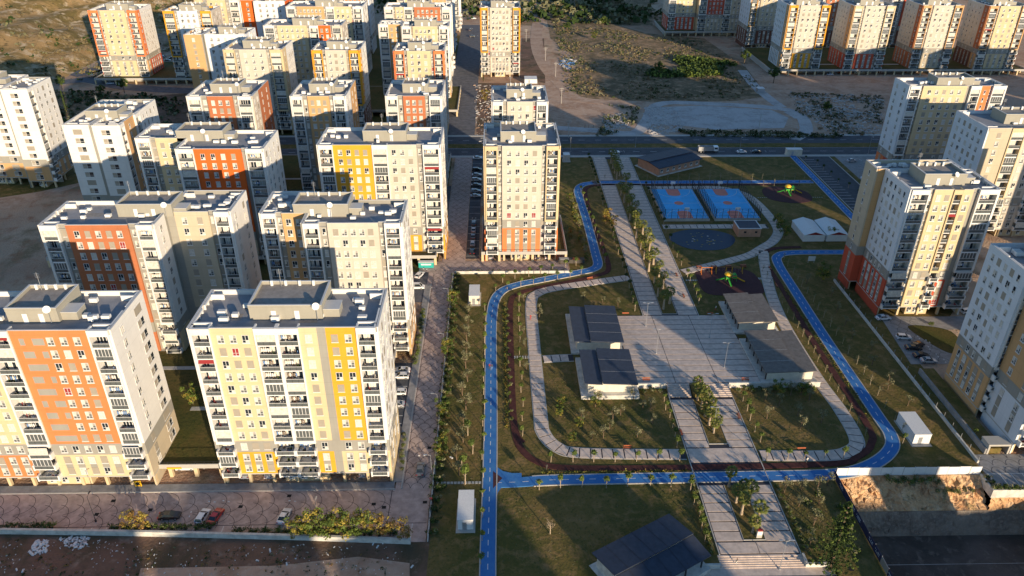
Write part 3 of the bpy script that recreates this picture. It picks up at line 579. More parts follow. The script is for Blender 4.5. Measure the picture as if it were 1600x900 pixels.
def ribbon(name, pts, wd, z, m, parent=None, z0=0.0, off=0):
    L = offset(pts, off+wd/2); Rr = offset(pts, off-wd/2); b = MB(); i = b.mi(m)
    for k in range(len(pts)): b.v += [(L[k][0], L[k][1], z), (Rr[k][0], Rr[k][1], z), (L[k][0], L[k][1], z0), (Rr[k][0], Rr[k][1], z0)]
    for k in range(len(pts)-1):
        a = 4*k
        for f in ((a, a+1, a+5, a+4), (a+2, a, a+4, a+6), (a+1, a+3, a+7, a+5)): b.f.append(list(f)); b.m.append(i)
    o = b.build(name, parent)
    return o if parent else tag(o, kind='structure')
rect('ground', -900, 1300, 127.3, 2800, 0, 'dirt')
rect('ground', -900, 36, -700, 127.3, 0, 'dirt_red'); rect('ground', 66, 75.7, -700, 127.3, 0, 'grass'); rect('ground', 36, 66, 105.6, 127.3, 0, 'grass')
rect('ground', 124, 1300, -700, 127.3, 0, 'dirt'); rect('ground', 108.8, 124, 122, 127.3, 0, 'dirt')
# hillside at the far left
def hill_h(x, y):
    a = max(0, (-x-262)*.20)+max(0, (y-600)*.10); a = min(a, 26+max(0, a-26)*.35)
    s = math.sin(x*.035+y*.012)*2+math.sin(y*.05-x*.02)*1.6+math.sin(x*.11+1)*math.sin(y*.09)*1.0
    t = math.floor(a/5)*5; fr = a/5-math.floor(a/5); a = t+5*min(1, fr*2.2)**2 if a > 0 else 0
    return a+(s*min(1, a/6) if a > 0 else 0)-.3
b = MB(); nx, ny = 90, 110
for j in range(ny):
    for i in range(nx):
        x = -700+i*(700-200)/(nx-1); y = 440+j*700/(ny-1); b.v.append((x, y, hill_h(x, y)))
for j in range(ny-1):
    for i in range(nx-1):
        a = j*nx+i; b.f.append([a, a+1, a+nx+1, a+nx]); b.m.append(0)
b.mi('hillside'); ho = b.build('hillside'); tag(ho, kind='structure')
for p in ho.data.polygons: p.use_smooth = True
# far hills around, beyond the estate
b = MB(); n = 64
for k in range(n):
    t = math.pi*(k/(n-1))*1.3-.15*math.pi; rr = 2300
    for q, (dr, hh) in enumerate(((0, -2), (500, 90+60*math.sin(k*.5)+35*math.sin(k*1.3)), (1100, 150+70*math.sin(k*.37+1)))):
        b.v.append(((rr+dr)*math.cos(t), (rr+dr)*math.sin(t), hh))
for k in range(n-1):
    for q in range(2): a = k*3+q; b.f.append([a, a+1, a+4, a+3]); b.m.append(0)
b.mi('hillside'); tag(b.build('hills'), kind='structure')
# field patches north of the main road
sheet('field', PX((880, 214), (1700, 218), (1700, 120), (1160, 100), (1000, 60), (900, 50), (850, 120), (860, 180)), .03, 'dirt_pale')
sheet('scrub_ground', PX((875, 150), (905, 155), (990, 160), (1150, 158), (1200, 150), (1165, 105), (1100, 60), (1010, 52), (900, 20), (850, 5), (860, 60), (905, 95)), .06, 'scrubland')
sheet('scrub_ground', PX((835, 0), (870, 22), (960, 40), (1020, 40), (1015, -30), (840, -30)), .05, 'scrubland')
ribbon('dirt_track', smooth(PX((845, 10), (838, 60), (850, 100), (880, 135), (905, 155), (1000, 162), (1200, 170), (1300, 176))), 9, .09, 'dirt_pale')
ribbon('gravel_track', smooth(PX((870, 200), (930, 204), (990, 208), (1010, 190), (1030, 163), (1100, 162), (1230, 172), (1260, 200), (1240, 218))), 6.5, .12, 'gravel')
sheet('gravel_yard', PX((1022, 168), (1100, 165), (1205, 172), (1232, 184), (1225, 200), (1120, 203), (1062, 196), (1010, 194)), .10, 'gravel')
ribbon('dirt_track', smooth(PX((1160, 110), (1180, 135), (1210, 160), (1250, 185))), 6, .08, 'gravel')
sheet('dirt_lot', PX((0, 330), (125, 290), (125, 245), (60, 235), (-60, 240), (-60, 360)), .03, 'dirt_pale')
sheet('scrub_ground', PX((60, 250), (125, 245), (128, 285), (60, 300), (-40, 315), (-40, 300)), .05, 'grass')
sheet('scrub_ground', PX((40, 140), (250, 150), (290, 145), (300, 240), (60, 240)), .04, 'scrubland')
sheet('dirt_lot', PX((240, 150), (300, 145), (300, 200), (250, 200)), .06, 'dirt_red')
ribbon('dirt_track', smooth(PX((-20, 120), (60, 105), (130, 88), (150, 80))), 9, .55, 'gravel')
ribbon('estate_road', smooth(PX((90, 130), (140, 125), (200, 136), (300, 142), (400, 142))), 11, .10, 'asphalt_old')
ribbon('estate_road', smooth(PX((110, 118), (160, 108), (160, 124))), 14, .08, 'asphalt_old')
sheet('dirt_lot', PX((745, 130), (830, 130), (850, 230), (745, 232)), .05, 'dirt_red')
sheet('dirt_lot', PX((812, 122), (815, 60), (850, 60), (852, 130)), .06, 'dirt_red')
# roads
mr = rect('main_road', -600, 420, 336.2, 346.5, .10, 'asphalt'); mr2 = rect('main_road', -600, 420, 352.5, 363, .10, 'asphalt')
rect('median', -600, 420, 346.8, 352.2, .16, 'grass', thick=.16)
rect('pavement', -600, 420, 334.0, 336.0, .16, 'kerb', thick=.16); rect('pavement', -600, 420, 363.2, 365.5, .16, 'kerb', thick=.16)
b = MB()
for k in range(120):
    x = -560+k*8; b.box(x, x+3, 341.2, 341.36, .10, .112, 'line', False); b.box(x, x+3, 357.6, 357.76, .10, .112, 'line', False)
b.box(-600, 420, 336.5, 336.62, .10, .112, 'line', False); b.box(-600, 420, 346.1, 346.22, .10, .112, 'line', False)
tag(b.build('road_marking', mr), kind='stuff')
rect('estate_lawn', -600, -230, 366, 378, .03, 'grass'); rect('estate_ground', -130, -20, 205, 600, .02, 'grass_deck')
# street along the lower edge and street up the left side of the park
sA = sheet('street', [(-150, 124.6), (-150, 114.7), (-100, 113.9), (-75, 113.0), (-40, 111.3), (-17.8, 109.9), (-14.8, 109.9), (-14.8, 124.6)], .06, 'paving'); sB = rect('street', -22.6, -14.8, 124.6, 232, .06, 'paving')
sC = rect('street', -26, 24, 224.5, 232, .064, 'paving'); sD = rect('street', -18.6, -10.8, 232, 334, .062, 'paving')
rect('street', -26.5, -10.5, 366, 640, .06, 'asphalt_old')
rect('pavement', -150, -22.9, 124.9, 127.0, .20, 'paving_gray', thick=.2); rect('pavement', -23.2, -21.4, 127.0, 216, .20, 'paving_gray', thick=.2)
rect('kerb', -150, -22.6, 124.6, 124.9, .22, 'kerb', thick=.22); rect('kerb', -21.4, -21.15, 124.9, 216, .22, 'kerb', thick=.22)
rect('parking_lot', -33, -23.3, 146, 172.6, .05, 'asphalt'); rect('parking_lot', -40, -22.6, 205, 224.5, .05, 'asphalt_old'); rect('parking_lot', -10.6, -6.2, 234, 334, .05, 'asphalt')
rect('parking_lot', -130, -112, 180, 214, .05, 'asphalt_old'); rect('parking_lot', -25, -18.8, 262, 300, .05, 'asphalt_old')
def arcs(name, x0, x1, y0, y1, sx, sy, rx, ry, dirn, par):
    b = MB(); j = 0; y = y0
    ni = b.mi('joint')
    while y < y1:
        x = x0+(sx/2 if j % 2 else 0)
        while x < x1:
            pr = None
            for k in range(9):
                t = math.radians(-82+164*k/8)
                if dirn == 'x': c = (x+rx*math.cos(t), y+ry*math.sin(t)); o = (math.cos(t), math.sin(t))
                else: c = (x+rx*math.sin(t), y+ry*math.cos(t)); o = (math.sin(t), math.cos(t))
                q = ((c[0]-o[0]*.05, c[1]-o[1]*.05), (c[0]+o[0]*.05, c[1]+o[1]*.05))
                if pr and x0 <= c[0] <= x1 and y0 <= c[1] <= y1:
                    a = len(b.v); b.v += [(pr[0][0], pr[0][1], .072), (pr[1][0], pr[1][1], .072), (q[1][0], q[1][1], .072), (q[0][0], q[0][1], .072)]; b.f.append([a, a+1, a+2, a+3] if dirn == 'x' else [a+3, a+2, a+1, a]); b.m.append(ni)
                pr = q
            x += sx
        y += sy; j += 1
    tag(b.build(name, par), kind='stuff')
arcs('paving_joint', -150, -23.4, 115.2, 124.4, 3.4, 3.1, 3.2, 3.0, 'x', sA)
arcs('paving_joint', -20.8, -15, 124.8, 224, 2.9, 1.7, 1.45, 1.9, 'y', sB)
arcs('paving_joint', -25, 23, 225, 231.6, 3.1, 2.2, 1.55, 2.2, 'y', sC)
arcs('paving_joint', -18.4, -11, 233, 333, 2.9, 2.2, 1.45, 2.2, 'y', sD)
b = MB()
b.box(-150, -15, 114.9, 115.05, .06, .075, 'joint', False); b.box(-23.3, -23.15, 115, 124.6, .06, .075, 'joint', False); b.box(-20.9, -20.8, 127, 224, .06, .074, 'joint', False)
WY = lambda x: 114.6+(x+135)*-.0405 if x < -40 else 110.9+(x+40)*-.05
for x in range(-84, -15, 3): b.box(x, x+.12, WY(x)+.2, 114.8, .06, .076, 'line', False)
tag(b.build('parking_line', sA), kind='stuff')
b = MB()
for y in range(147, 173, 3): b.box(-32.5, -23.6, y, y+.12, .05, .062, 'line', False)
for y in range(236, 334, 6): b.box(-10.5, -6.3, y, y+.12, .05, .062, 'line', False)
for y in range(181, 213, 3): b.box(-129, -124, y, y+.12, .05, .062, 'line', False)
tag(b.build('parking_line', sB), kind='stuff')
mh = MB()
for (px, py) in ((151, 804), (177, 783), (235, 797), (376, 792), (452, 775), (584, 788), (664, 785), (671, 700), (600, 793), (1330, 890)):
    x, y = P(px, py); mh.box(x-.45, x+.45, y-.4, y+.4, .06, .08, 'void', False)
tag(mh.build('drain_cover', sA), kind='stuff')
# ------------------------------------------------------------------ podium decks under the towers
def deck(label, x0, x1, y0, y1, gm='grass_deck', paths=()):
    T = thing('podium_deck', label, 'parking deck', (x0, y0, 0)); w_, d = x1-x0, y1-y0
    MB().box(0, w_, 0, d, 2.6, 3.12, 'concrete').build('deck_slab', T)
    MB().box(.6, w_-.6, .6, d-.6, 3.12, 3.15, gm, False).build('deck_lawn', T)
    MB().box(0, w_, 0, .25, 3.12, 3.75, 'concrete', False).box(w_-.25, w_, .25, d, 3.12, 3.75, 'concrete', False).box(0, .25, .25, d, 3.12, 3.75, 'concrete', False).build('deck_parapet', T)
    b = MB(); b.box(.05, w_-.05, .05, .12, 4.4, 4.47, 'darkmetal')
    for k in range(int(w_/2)): b.box(k*2+.05, k*2+.12, .05, .12, 3.75, 4.4, 'darkmetal', False)
    b.build('railing', T)
    n = int(w_/5.6)
    for k in range(n+1): MB().box((w_-.8)*k/n, (w_-.8)*k/n+.8, .1, .9, 0, 2.6, 'cream', False).build('column', T)
    n = int(d/5.6)
    for k in range(1, n+1): MB().box(w_-.8, w_-.1, (d-.8)*k/n, (d-.8)*k/n+.8, 0, 2.6, 'cream', False).build('column', T)
    MB().box(.8, w_-7, 7, d-.8, 0, 2.59, 'concrete', False).build('wall', T)
    for (a, b_, c, e) in paths: MB().box(a-x0, b_-x0, c-y0, e-y0, 3.15, 3.19, 'kerb', False).build('deck_path', T)
deck('grass covered parking deck between the orange and the cream-yellow tower', -135, -27.6, 129.3, 204, paths=[(-75, -61, 149, 150.4), (-70.5, -69, 149, 200), (-113, -62, 166, 167.5), (-66, -27.8, 160, 161.2)])
deck('parking deck under the red-orange and the mustard yellow tower', -150, -20.3, 229.5, 262, paths=[(-70, -58, 240, 241.5)])
deck('parking deck under the third row of towers', -122, -20.2, 286, 330, paths=[(-92, -78, 300, 301.5), (-57, -42, 305, 306.5)])
deck('small parking deck with columns under the single off-white tower', -5.2, 24, 231.9, 262)
deck('long shaded parking deck under the far right estate', 172, 335, 480.5, 545, paths=[(205, 218, 495, 497), (244, 260, 495, 497)])
deck('curved parking deck under the brick red and the yellow tower at the top left', -238, -160, 461, 505)
deck('parking deck under the fifth row of towers', -160, -20, 396, 445)
deck('shaded parking deck under the brick red towers at the top right', 128, 200, 597, 640)
b = MB(); b.box(-.02, 4.6, -.05, 0, 2.7, 3.35, 'playyellow'); b.build('yellow_sign', None, P(279, 757, 0)+(0,)) if False else None
# ------------------------------------------------------------------ park surfaces
sheet('park_lawn', [(-14, 100), (36, 100), (36, 105.6), (75.6, 105.6), (75.6, 127.6), (110, 127.6), (110.6, 180), (110, 216), (140, 262), (140, 333.8), (24.5, 333.8), (24.5, 224), (-14, 224)], .02, 'grass')
sheet('park_lawn', [(-14, -20), (36, -20), (36, 100), (-14, 100)], .02, 'grass'); sheet('park_lawn', [(110.6, 130), (110.6, 262), (140, 262), (140, 198), (116, 170), (116, 130)], .023, 'grass')
BW = PX((762, 1100), (762, 900), (764, 800), (765.5, 740), (767, 640), (767, 560), (768, 500), (773, 470), (786, 454), (810, 445), (840, 439), (870, 433), (905, 426), (925, 421.5), (934, 414), (930, 395), (918, 350), (906, 312), (903, 297), (912, 288.5), (935, 285.5))+[(43, 303.2), (80, 303), (120, 303), (134.5, 303)]
BW = smooth(BW, 6); blueA = ribbon('cycle_path', BW, 2.9, .17, 'bluepath')
BE = [(-.6, 126.3), (5, 126.5), (12, 127), (30, 127.2), (60, 127.5), (76, 127.9), (84, 130), (91, 134.5), (94.4, 140), (94.6, 150), (94.6, 182), (95.2, 210), (95.8, 229), (98, 235), (104, 237.2), (122, 237.3), (135, 237.4)]
BE = smooth(BE, 6); blueB = ribbon('cycle_path', BE, 2.9, .174, 'bluepath')
blueC = ribbon('cycle_path', [(136.8, 336), (136.8, 300), (136.6, 240), (136.4, 236)], 2.7, .178, 'bluepath')
sheet('cycle_path', PX((764, 718), (771, 718), (776, 730), (786, 737), (800, 740), (815, 740), (815, 749.5), (797, 752.5), (786, 759), (778, 770), (773, 788), (764, 800)), .166, 'bluepath')
sheet('flower_bed', PX((770.5, 737), (785, 748), (770.5, 764)), .19, 'rubber', thick=.1)
def edges(par, pts, hw, gap=()):
    for s in (-1, 1): ribbon('kerb', pts, .24, .20, 'kerb', par, off=s*(hw+.12))
edges(blueA, BW, 1.45); edges(blueB, BE[9:], 1.45); edges(blueC, [(136.8, 336), (136.8, 300), (136.6, 240), (136.4, 236)], 1.35)
b = MB(); ni = b.mi('line')
for pts in (BW, BE, [(136.8, 336), (136.8, 300), (136.6, 240)]):
    rs = resample(pts, 1.0)
    for k in range(0, len(rs)-2, 3):
        p, q = rs[k], rs[k+1]; t = Vector((q[0]-p[0], q[1]-p[1])).normalized()*1.0; nn = Vector((-t.y, t.x))*.07; a = len(b.v)
        for (c, s) in ((Vector(p), -1), (Vector(p)+t*1.4, -1), (Vector(p)+t*1.4, 1), (Vector(p), 1)):
            v_ = c+nn*s; b.v.append((v_.x, v_.y, .186))
        b.f.append([a, a+1, a+2, a+3]); b.m.append(ni)
tag(b.build('path_marking', blueA), kind='stuff')
TR = PX((925, 417), (911, 360), (916, 330), (912, 302), (925, 294))
TW = [(-.5+6.3, 131.5+8), (4.0, 146), (3.8, 175), (4.2, 203), (6.5, 209.5), (13, 213.5), (24, 217.5), (33, 221.5), (37.5, 226), (37.6, 240), (36.5, 262), (36.3, 290), (38.5, 298), (44, 300.4), (62, 300.4), (128, 300.2)]
ribbon('running_track', smooth(TW, 6), 1.7, .14, 'track')
TE = [(4.0, 145), (5.2, 138), (9, 133), (16, 130.9), (40, 130.6), (76, 131.2), (83.5, 133.6), (88.6, 138), (90.6, 146), (90.6, 182), (91.6, 210), (92.2, 232), (97, 240), (108, 241.5)]
ribbon('running_track', smooth(TE, 6), 1.7, .144, 'track')
def walkway(name, pts, wd, step, z=.12, par=None):
    pts = smooth(pts, 8); base = ribbon(name, pts, wd+.5, z-.02, 'kerb'); rs = resample(pts, step); ribbon('joint_bed', pts, wd, z-.012, 'slabjoint', base)
    LL, LR = offset(rs, wd/2), offset(rs, -wd/2)
    for k in range(len(rs)-1):
        a, b_, c, d = (Vector(v) for v in (LR[k], LR[k+1], LL[k+1], LL[k])); u = (b_-a).normalized()*.14; v = (c-d).normalized()*.14
        if (b_-a).dot(c-d) <= 0 or (b_-a).length < .4 or (c-d).length < .4: continue
        MB().prism([tuple(a+u), tuple(b_-u), tuple(c-v), tuple(d+v)], z-.02, z+.05, 'slab').build('slab', base)
    return base
walkway('walkway', [(43.5, 220), (30, 216.5), (19, 213.4), (13, 210.2), (10.6, 204), (10.4, 180), (10.6, 150), (11, 143), (14, 137.8), (20, 135.8), (43.6, 134.9)], 3.1, 2.6)
walkway('walkway', [(61, 134.3), (76, 134), (82, 135.2), (85.6, 139), (86.2, 150), (85.2, 165), (85.2, 190), (87.2, 210), (91.4, 230), (93, 236), (94, 241)], 3.1, 2.6)
walkway('walkway', [(62, 223.5), (70, 227), (80, 231.5), (88, 235.6), (94, 241), (100, 247), (104.5, 256), (105, 270), (103.6, 284), (100, 292), (93, 296.5), (82, 297), (63, 297)], 3.1, 2.6)
walkway('walkway', [(62, 259), (74, 259), (88, 259), (101.5, 259)], 3.0, 2.6)
walkway('walkway', [(12.6, 173.8), (17, 174.2), (21, 174.4)], 3.0, 2.4)
def slab_grid(base, x0, x1, y0, y1, nx, ny, zf, gx=.12, gy=.30):
    for j in range(ny):
        for i in range(nx):
            a, b_ = x0+(x1-x0)*i/nx+gx/2, x0+(x1-x0)*(i+1)/nx-gx/2; c, d = y0+(y1-y0)*j/ny+gy/2, y0+(y1-y0)*(j+1)/ny-gy/2
            m = MB(); k = len(m.v)
            for (x, y) in ((a, c), (b_, c), (b_, d), (a, d)): m.v.append((x, y, zf(x, y)-.06))
            for (x, y) in ((a, c), (b_, c), (b_, d), (a, d)): m.v.append((x, y, zf(x, y)+.05))
            m.mi('slab')
            for f in ((4, 5, 6, 7), (0, 1, 5, 4), (1, 2, 6, 5), (2, 3, 7, 6), (3, 0, 4, 7)): m.f.append(list(f)); m.m.append(0)
            m.build('slab', base)
pr = rect('promenade', 44.2, 60.3, 105.6, 158.2, .09, 'slabjoint', thick=.09)
pr2 = rect('promenade', 44.2, 60.8, 196.2, 333.8, .09, 'slabjoint', thick=.09)
flat = lambda x, y: .09
slab_grid(pr, 44.3, 49.8, 108.9, 124.9, 1, 6, flat); slab_grid(pr, 54.5, 60.2, 108.9, 124.9, 1, 6, flat); slab_grid(pr, 44.3, 60.2, 105.7, 108.8, 2, 1, flat)
slab_grid(pr, 44.3, 60.2, 132.0, 137, 1, 1, flat); slab_grid(pr, 44.3, 49.8, 137.1, 155.4, 1, 7, flat); slab_grid(pr, 54.5, 60.2, 137.1, 155.4, 1, 7, flat)
slab_grid(pr2, 44.3, 49.9, 196.3, 301, 1, 36, flat); slab_grid(pr2, 54.8, 60.7, 196.3, 301, 1, 36, flat); slab_grid(pr2, 44.3, 49.9, 305.5, 333.7, 1, 10, flat); slab_grid(pr2, 54.8, 60.7, 305.5, 333.7, 1, 10, flat)
for (a, c, d) in ((50.0, 109.3, 124.8), (50.0, 138.4, 155.3), (50.1, 197, 301), (50.1, 305.6, 331)):
    bd = rect('planting_bed', a, a+4.4, c, d, .17, 'grass', thick=.08)
    MB().box(a-.12, a+.0, c, d, .09, .24, 'kerb', False).box(a+4.4, a+4.52, c, d, .09, .24, 'kerb', False).box(a-.12, a+4.52, c-.15, c, .09, .24, 'kerb', False).build('kerb', bd)
MB().box(43.95, 44.19, 105.6, 158, 0, .2, 'kerb', False).box(60.31, 60.55, 105.6, 158, 0, .2, 'kerb', False).build('kerb', pr)
MB().box(43.95, 44.19, 196, 334, 0, .2, 'kerb', False).box(60.81, 61.05, 196, 334, 0, .2, 'kerb', False).build('kerb', pr2)
# raised square with stairs
PZ = lambda x, y: .1+(196.2-y)/35.6*1.15
def wedge(name, x0, x1, y0, y1, m, ms, parent=None, dz=0):
    b = MB(); b.v = [(x0, y0, 0), (x1, y0, 0), (x1, y1, 0), (x0, y1, 0)]+[(x, y, PZ(x, y)+dz) for x, y in ((x0, y0), (x1, y0), (x1, y1), (x0, y1))]
    b.mi(m); b.mi(ms)
    for f, k in (((4, 5, 6, 7), 0), ((0, 1, 5, 4), 1), ((1, 2, 6, 5), 1), ((2, 3, 7, 6), 1), ((3, 0, 4, 7), 1)): b.f.append(list(f)); b.m.append(k)
    o = b.build(name, parent); return o if parent else tag(o, kind='structure')
pz = wedge('town_square', 35.2, 69.2, 160.6, 196.15, 'slabjoint', 'stonewall')
slab_grid(pz, 35.4, 69.0, 160.8, 196.1, 3, 13, PZ, .16, .26)
for (a, c) in ((27.8, 44.0), (60.4, 84.5)): MB().box(a, c, 160.1, 160.55, 0, 1.62, 'whitewall', False).build('retaining_wall', pz)
for (a, c) in ((44.1, 49.9), (54.3, 60.3)):
    st = MB()
    for k in range(7): st.box(a, c, 156.2+k*.62, 160.58, .15+k*.165, .15+(k+1)*.165-.004*0, 'slab', False)
    st.build('stairs', pz)
MB().box(50.2, 54.0, 156.2, 160.5, 0, 1.1, 'grass', False).build('planting_bed', pz)
# lower stairs at the bottom edge
rect('lower_square', 36, 66, -60, 103.1, -.8, 'slab'); ls = MB()
for k in range(6): ls.box(43.6, 60.6, 103.0+k*.44, 105.6, -.8+k*.14, -.8+(k+1)*.14, 'slab', False)
lso = ls.build('stairs'); tag(lso, kind='structure')
MB().box(36, 43.6, 103.0, 103.4, -.8, .25, 'whitewall').box(60.6, 66, 103.0, 103.4, -.8, .2, 'whitewall').box(60.6, 61.0, 103.4, 105.6, -.8, .35, 'whitewall').build('retaining_wall', lso)
rect('lower_square', 36, 43.6, 103.4, 105.6, .0, 'grass'); rect('lower_square', 61, 66, 103.4, 105.6, .0, 'grass')
sl = MB()
for k in range(6):
    sl.box(36, 66, 100.9-k*2.9, 101.05-k*2.9, -.8, -.785, 'slabjoint', False)
tag(sl.build('paving_joint', lso), kind='stuff')
# ------------------------------------------------------------------ right hand side
pk = rect('parking_lot', 139.6, 153.2, 262, 333.9, .06, 'asphalt'); b = MB()
for y in range(264, 332, 3):
    b.box(140.2, 145, y, y+.12, .06, .075, 'line', False)
tag(b.build('parking_line', pk), kind='stuff')
rect('estate_road', 156, 200, 262, 336, .07, 'paving_gray'); rect('verge', 153.4, 156, 262, 334, .1, 'grass', thick=.08)
rect('kerb', 139.2, 139.5, 262, 334, .2, 'kerb', thick=.2); rect('kerb', 153.2, 153.5, 262, 334, .2, 'kerb', thick=.2)
pe = sheet('parking_court', [(115.8, 195), (113.4, 170), (126.5, 170), (128, 176), (128, 187), (142, 187.5), (150, 188), (150, 191), (141, 191), (141, 194.5), (127, 194.5)], .07, 'paving_gray')
arcs('paving_joint', 117.5, 126, 171, 194, 2.9, 2.2, 1.45, 2.2, 'y', pe)
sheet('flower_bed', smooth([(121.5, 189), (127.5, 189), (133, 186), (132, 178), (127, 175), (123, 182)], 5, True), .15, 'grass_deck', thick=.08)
cp = rect('parking_court', 110.2, 160, 123.2, 133.8, .06, 'paving_gray'); arcs('paving_joint', 110.4, 126, 127.5, 133.6, 3.1, 2.4, 1.55, 2.2, 'y', cp)
b = MB()
for k in range(8): b.box(110.6+k*2.6, 110.72+k*2.6, 123.3, 127.4, .06, .075, 'line', False)
b.box(110.3, 132, 127.4, 127.5, .06, .075, 'line', False); tag(b.build('parking_line', cp), kind='stuff')
# excavation
def bank(name, top, bot, m, nv=10, amp=.6, parent=None):
    """rough earth slope between two polylines of (x,y,z)"""
    b = MB(); n = len(top)
    rr = random.Random(len(top)*7+int(top[0][0]))
    for j in range(nv+1):
        t = j/nv
        for k in range(n):
            a, c = Vector(top[k]), Vector(bot[k]); p = a.lerp(c, t)
            if 0 < j < nv: p += Vector((rr.uniform(-.3, .3), rr.uniform(-1, 1)*amp, rr.uniform(-.5, .5)*amp))+Vector((0, math.sin(k*.7)*amp*.9*math.sin(t*3.1), math.sin(k*.45+2)*amp*math.sin(t*3.1)))
            b.v.append(tuple(p))
    b.mi(m)
    for j in range(nv):
        for k in range(n-1): a = j*n+k; b.f.append([a, a+n, a+n+1, a+1]); b.m.append(0)
    o = b.build(name); tag(o, kind='structure'); return o
def lin(a, c, n): return [tuple(a[q]+(c[q]-a[q])*k/(n-1) for q in range(3)) for k in range(n)]
bank('earth_bank', lin((75.7, 127.3, 0), (108.9, 127.3, 0), 60), lin((77.0, 121.6, -5.2), (108.9, 121.6, -5.2), 60), 'cutbank', 12, .55)
bank('earth_bank', lin((108.9, 122, -1.6), (124, 122, -1.6), 26), lin((108.9, 121.5, -5.2), (124, 121.5, -5.2), 26), 'cutbank', 6, .25)
bank('earth_bank', lin((75.7, 60, 0), (75.7, 127.3, 0), 90), lin((78.4, 60, -12.4), (78.0, 121.6, -12.4), 90), 'cutbank', 10, .35)
bank('shotcrete_wall', lin((76.5, 121.5, -5.15), (124, 121.5, -5.15), 90), lin((76.5, 121.0, -12.5), (124, 121.0, -12.5), 90), 'shotcrete', 8, .12)
rect('pit_floor', 75, 200, -100, 121.8, -12.4, 'pitfloor')
MB().box(75.72, 75.9, -60, 60, -12.4, -.0, 'shotcrete').box(123.9, 124.1, -60, 122, -12.4, 0, 'shotcrete').build('pit_wall')['kind'] = 'structure'
MB().box(108.7, 124, 121.95, 122.25, -1.8, .45, 'whitewall').box(108.7, 109, 122.25, 127.2, -1.8, .45, 'whitewall').build('retaining_wall')['kind'] = 'structure'
b = MB(); b.box(92, 100, 105.2, 105.6, -12.4, -12.0, 'gravel'); b.box(79, 122, 113, 113.1, -12.4, -12.36, 'gravel')
tag(b.build('concrete_strip'), kind='structure')
# hoarding of white sheets on the edge of the pit
H = thing('hoarding', 'white sheet metal hoarding along the top of the excavation', 'hoarding', (75.9, 127.4, 0))
for k in range(13):
    x = k*2.53; MB().box(x+.03, x+2.48, -.04+.02*(k % 3), .02+.02*(k % 3), .1, 2.3+.08*(k % 2), 'trim').build('panel', H)
    MB().box(x-.05, x+.05, .1, .2, 0, 2.4, 'steel').build('post', H)
MB().box(0, 32.8, .06, .1, 1.2, 1.3, 'steel').build('rail', H)
H = thing('banner_fence', 'fence with navy blue advertising banners between lawn and excavation', 'fence', (75.3, 127.2, 0))
rb = random.Random(5)
for k in range(13):
    y = -k*3.0; MB().box(-.02, .04, y-2.95, y-.05, .1, 1.9, 'banner' if k not in (8,) else 'steel').build('banner', H); MB().box(.05, .13, y-.05, y+.05, 0, 2.0, 'steel').build('post', H)
    b = MB()
    if k in (1, 3, 4, 6, 7, 9, 11):
        for q in range(9):
            if rb.random() < .8: b.box(-.035, -.022, y-.5-q*.22, y-.36-q*.22, 1.1, 1.38, 'bannertext', False)
        b.box(-.035, -.022, y-2.3, y-.6, .75, .85, 'bannertext', False)
        b.build('banner_print', H)
# long white wall at the bottom of the left half
H = thing('boundary_wall', 'long low white wall between the parked cars and the waste ground', 'wall', (-135, 114.6, 0))
pr_ = [(0, 0), (35, -.8), (60, -1.7), (95, -3.4), (117.2, -4.8)]
b = MB()
for (a, c) in zip(pr_, pr_[1:]): b.prism([(a[0], a[1]-.45), (c[0], c[1]-.45), (c[0], c[1]+.1), (a[0], a[1]+.1)], 0, 1.25, 'whitewall')
b.build('wall', H)
# rims and fences of the park
H = thing('hedge_wall', 'low wall with wire fence under the hedge on the west side of the park', 'wall', (-14.4, 110, 0))
MB().box(-.12, .12, 0, 113, 0, .6, 'whitewall').build('wall', H)
for k in range(38): MB().box(-.04, .04, k*3, k*3+.08, .6, 1.9, 'steel', False).build('post', H)
b = MB()
for z in (.9, 1.3, 1.7): b.box(-.015, .015, 0, 112, z, z+.03, 'steel', False)
b.build('wire', H)
H = thing('low_wall', 'low cream wall with shrubs north of the lawn beside the single tower', 'wall', (-14, 223.2, 0)); MB().box(0, 39, 0, .25, 0, 1.0, 'whitewall').build('wall', H)
H = thing('low_wall', 'low pale wall along the east side of the park lawn', 'wall', (110.3, 131, 0)); MB().box(-.2, .2, 0, 86, 0, .8, 'whitewall').build('wall', H)
for k in range(22): MB().box(-.04, .04, k*3.9, k*3.9+.08, .8, 2.2, 'steel', False).build('post', H)
H = thing('retaining_wall', 'grey sloping retaining wall below the pale tower at the right', 'wall', (113.4, 134, 0)); MB().prism([(0, 0), (.4, 0), (.4, 32), (0, 32)], 0, 1.6, 'paving_gray').box(.45, 3.9, .2, 32, 0, 1.5, 'grass').build('wall', H)
H = thing('garage_entrance', 'concrete garage entrance under a lawn roof at the right edge', 'garage', (113.9, 133.9, 0))
MB().box(0, 5.2, .1, 3.2, 2.3, 2.8, 'concrete').build('roof', H); MB().box(0, .4, 0, 3, 0, 2.3, 'concrete').build('wall', H); MB().box(4.8, 5.2, 0, 3, 0, 2.3, 'concrete').build('wall', H); MB().box(.4, 4.8, 2.6, 2.8, 0, 2.3, 'void').build('gate', H)
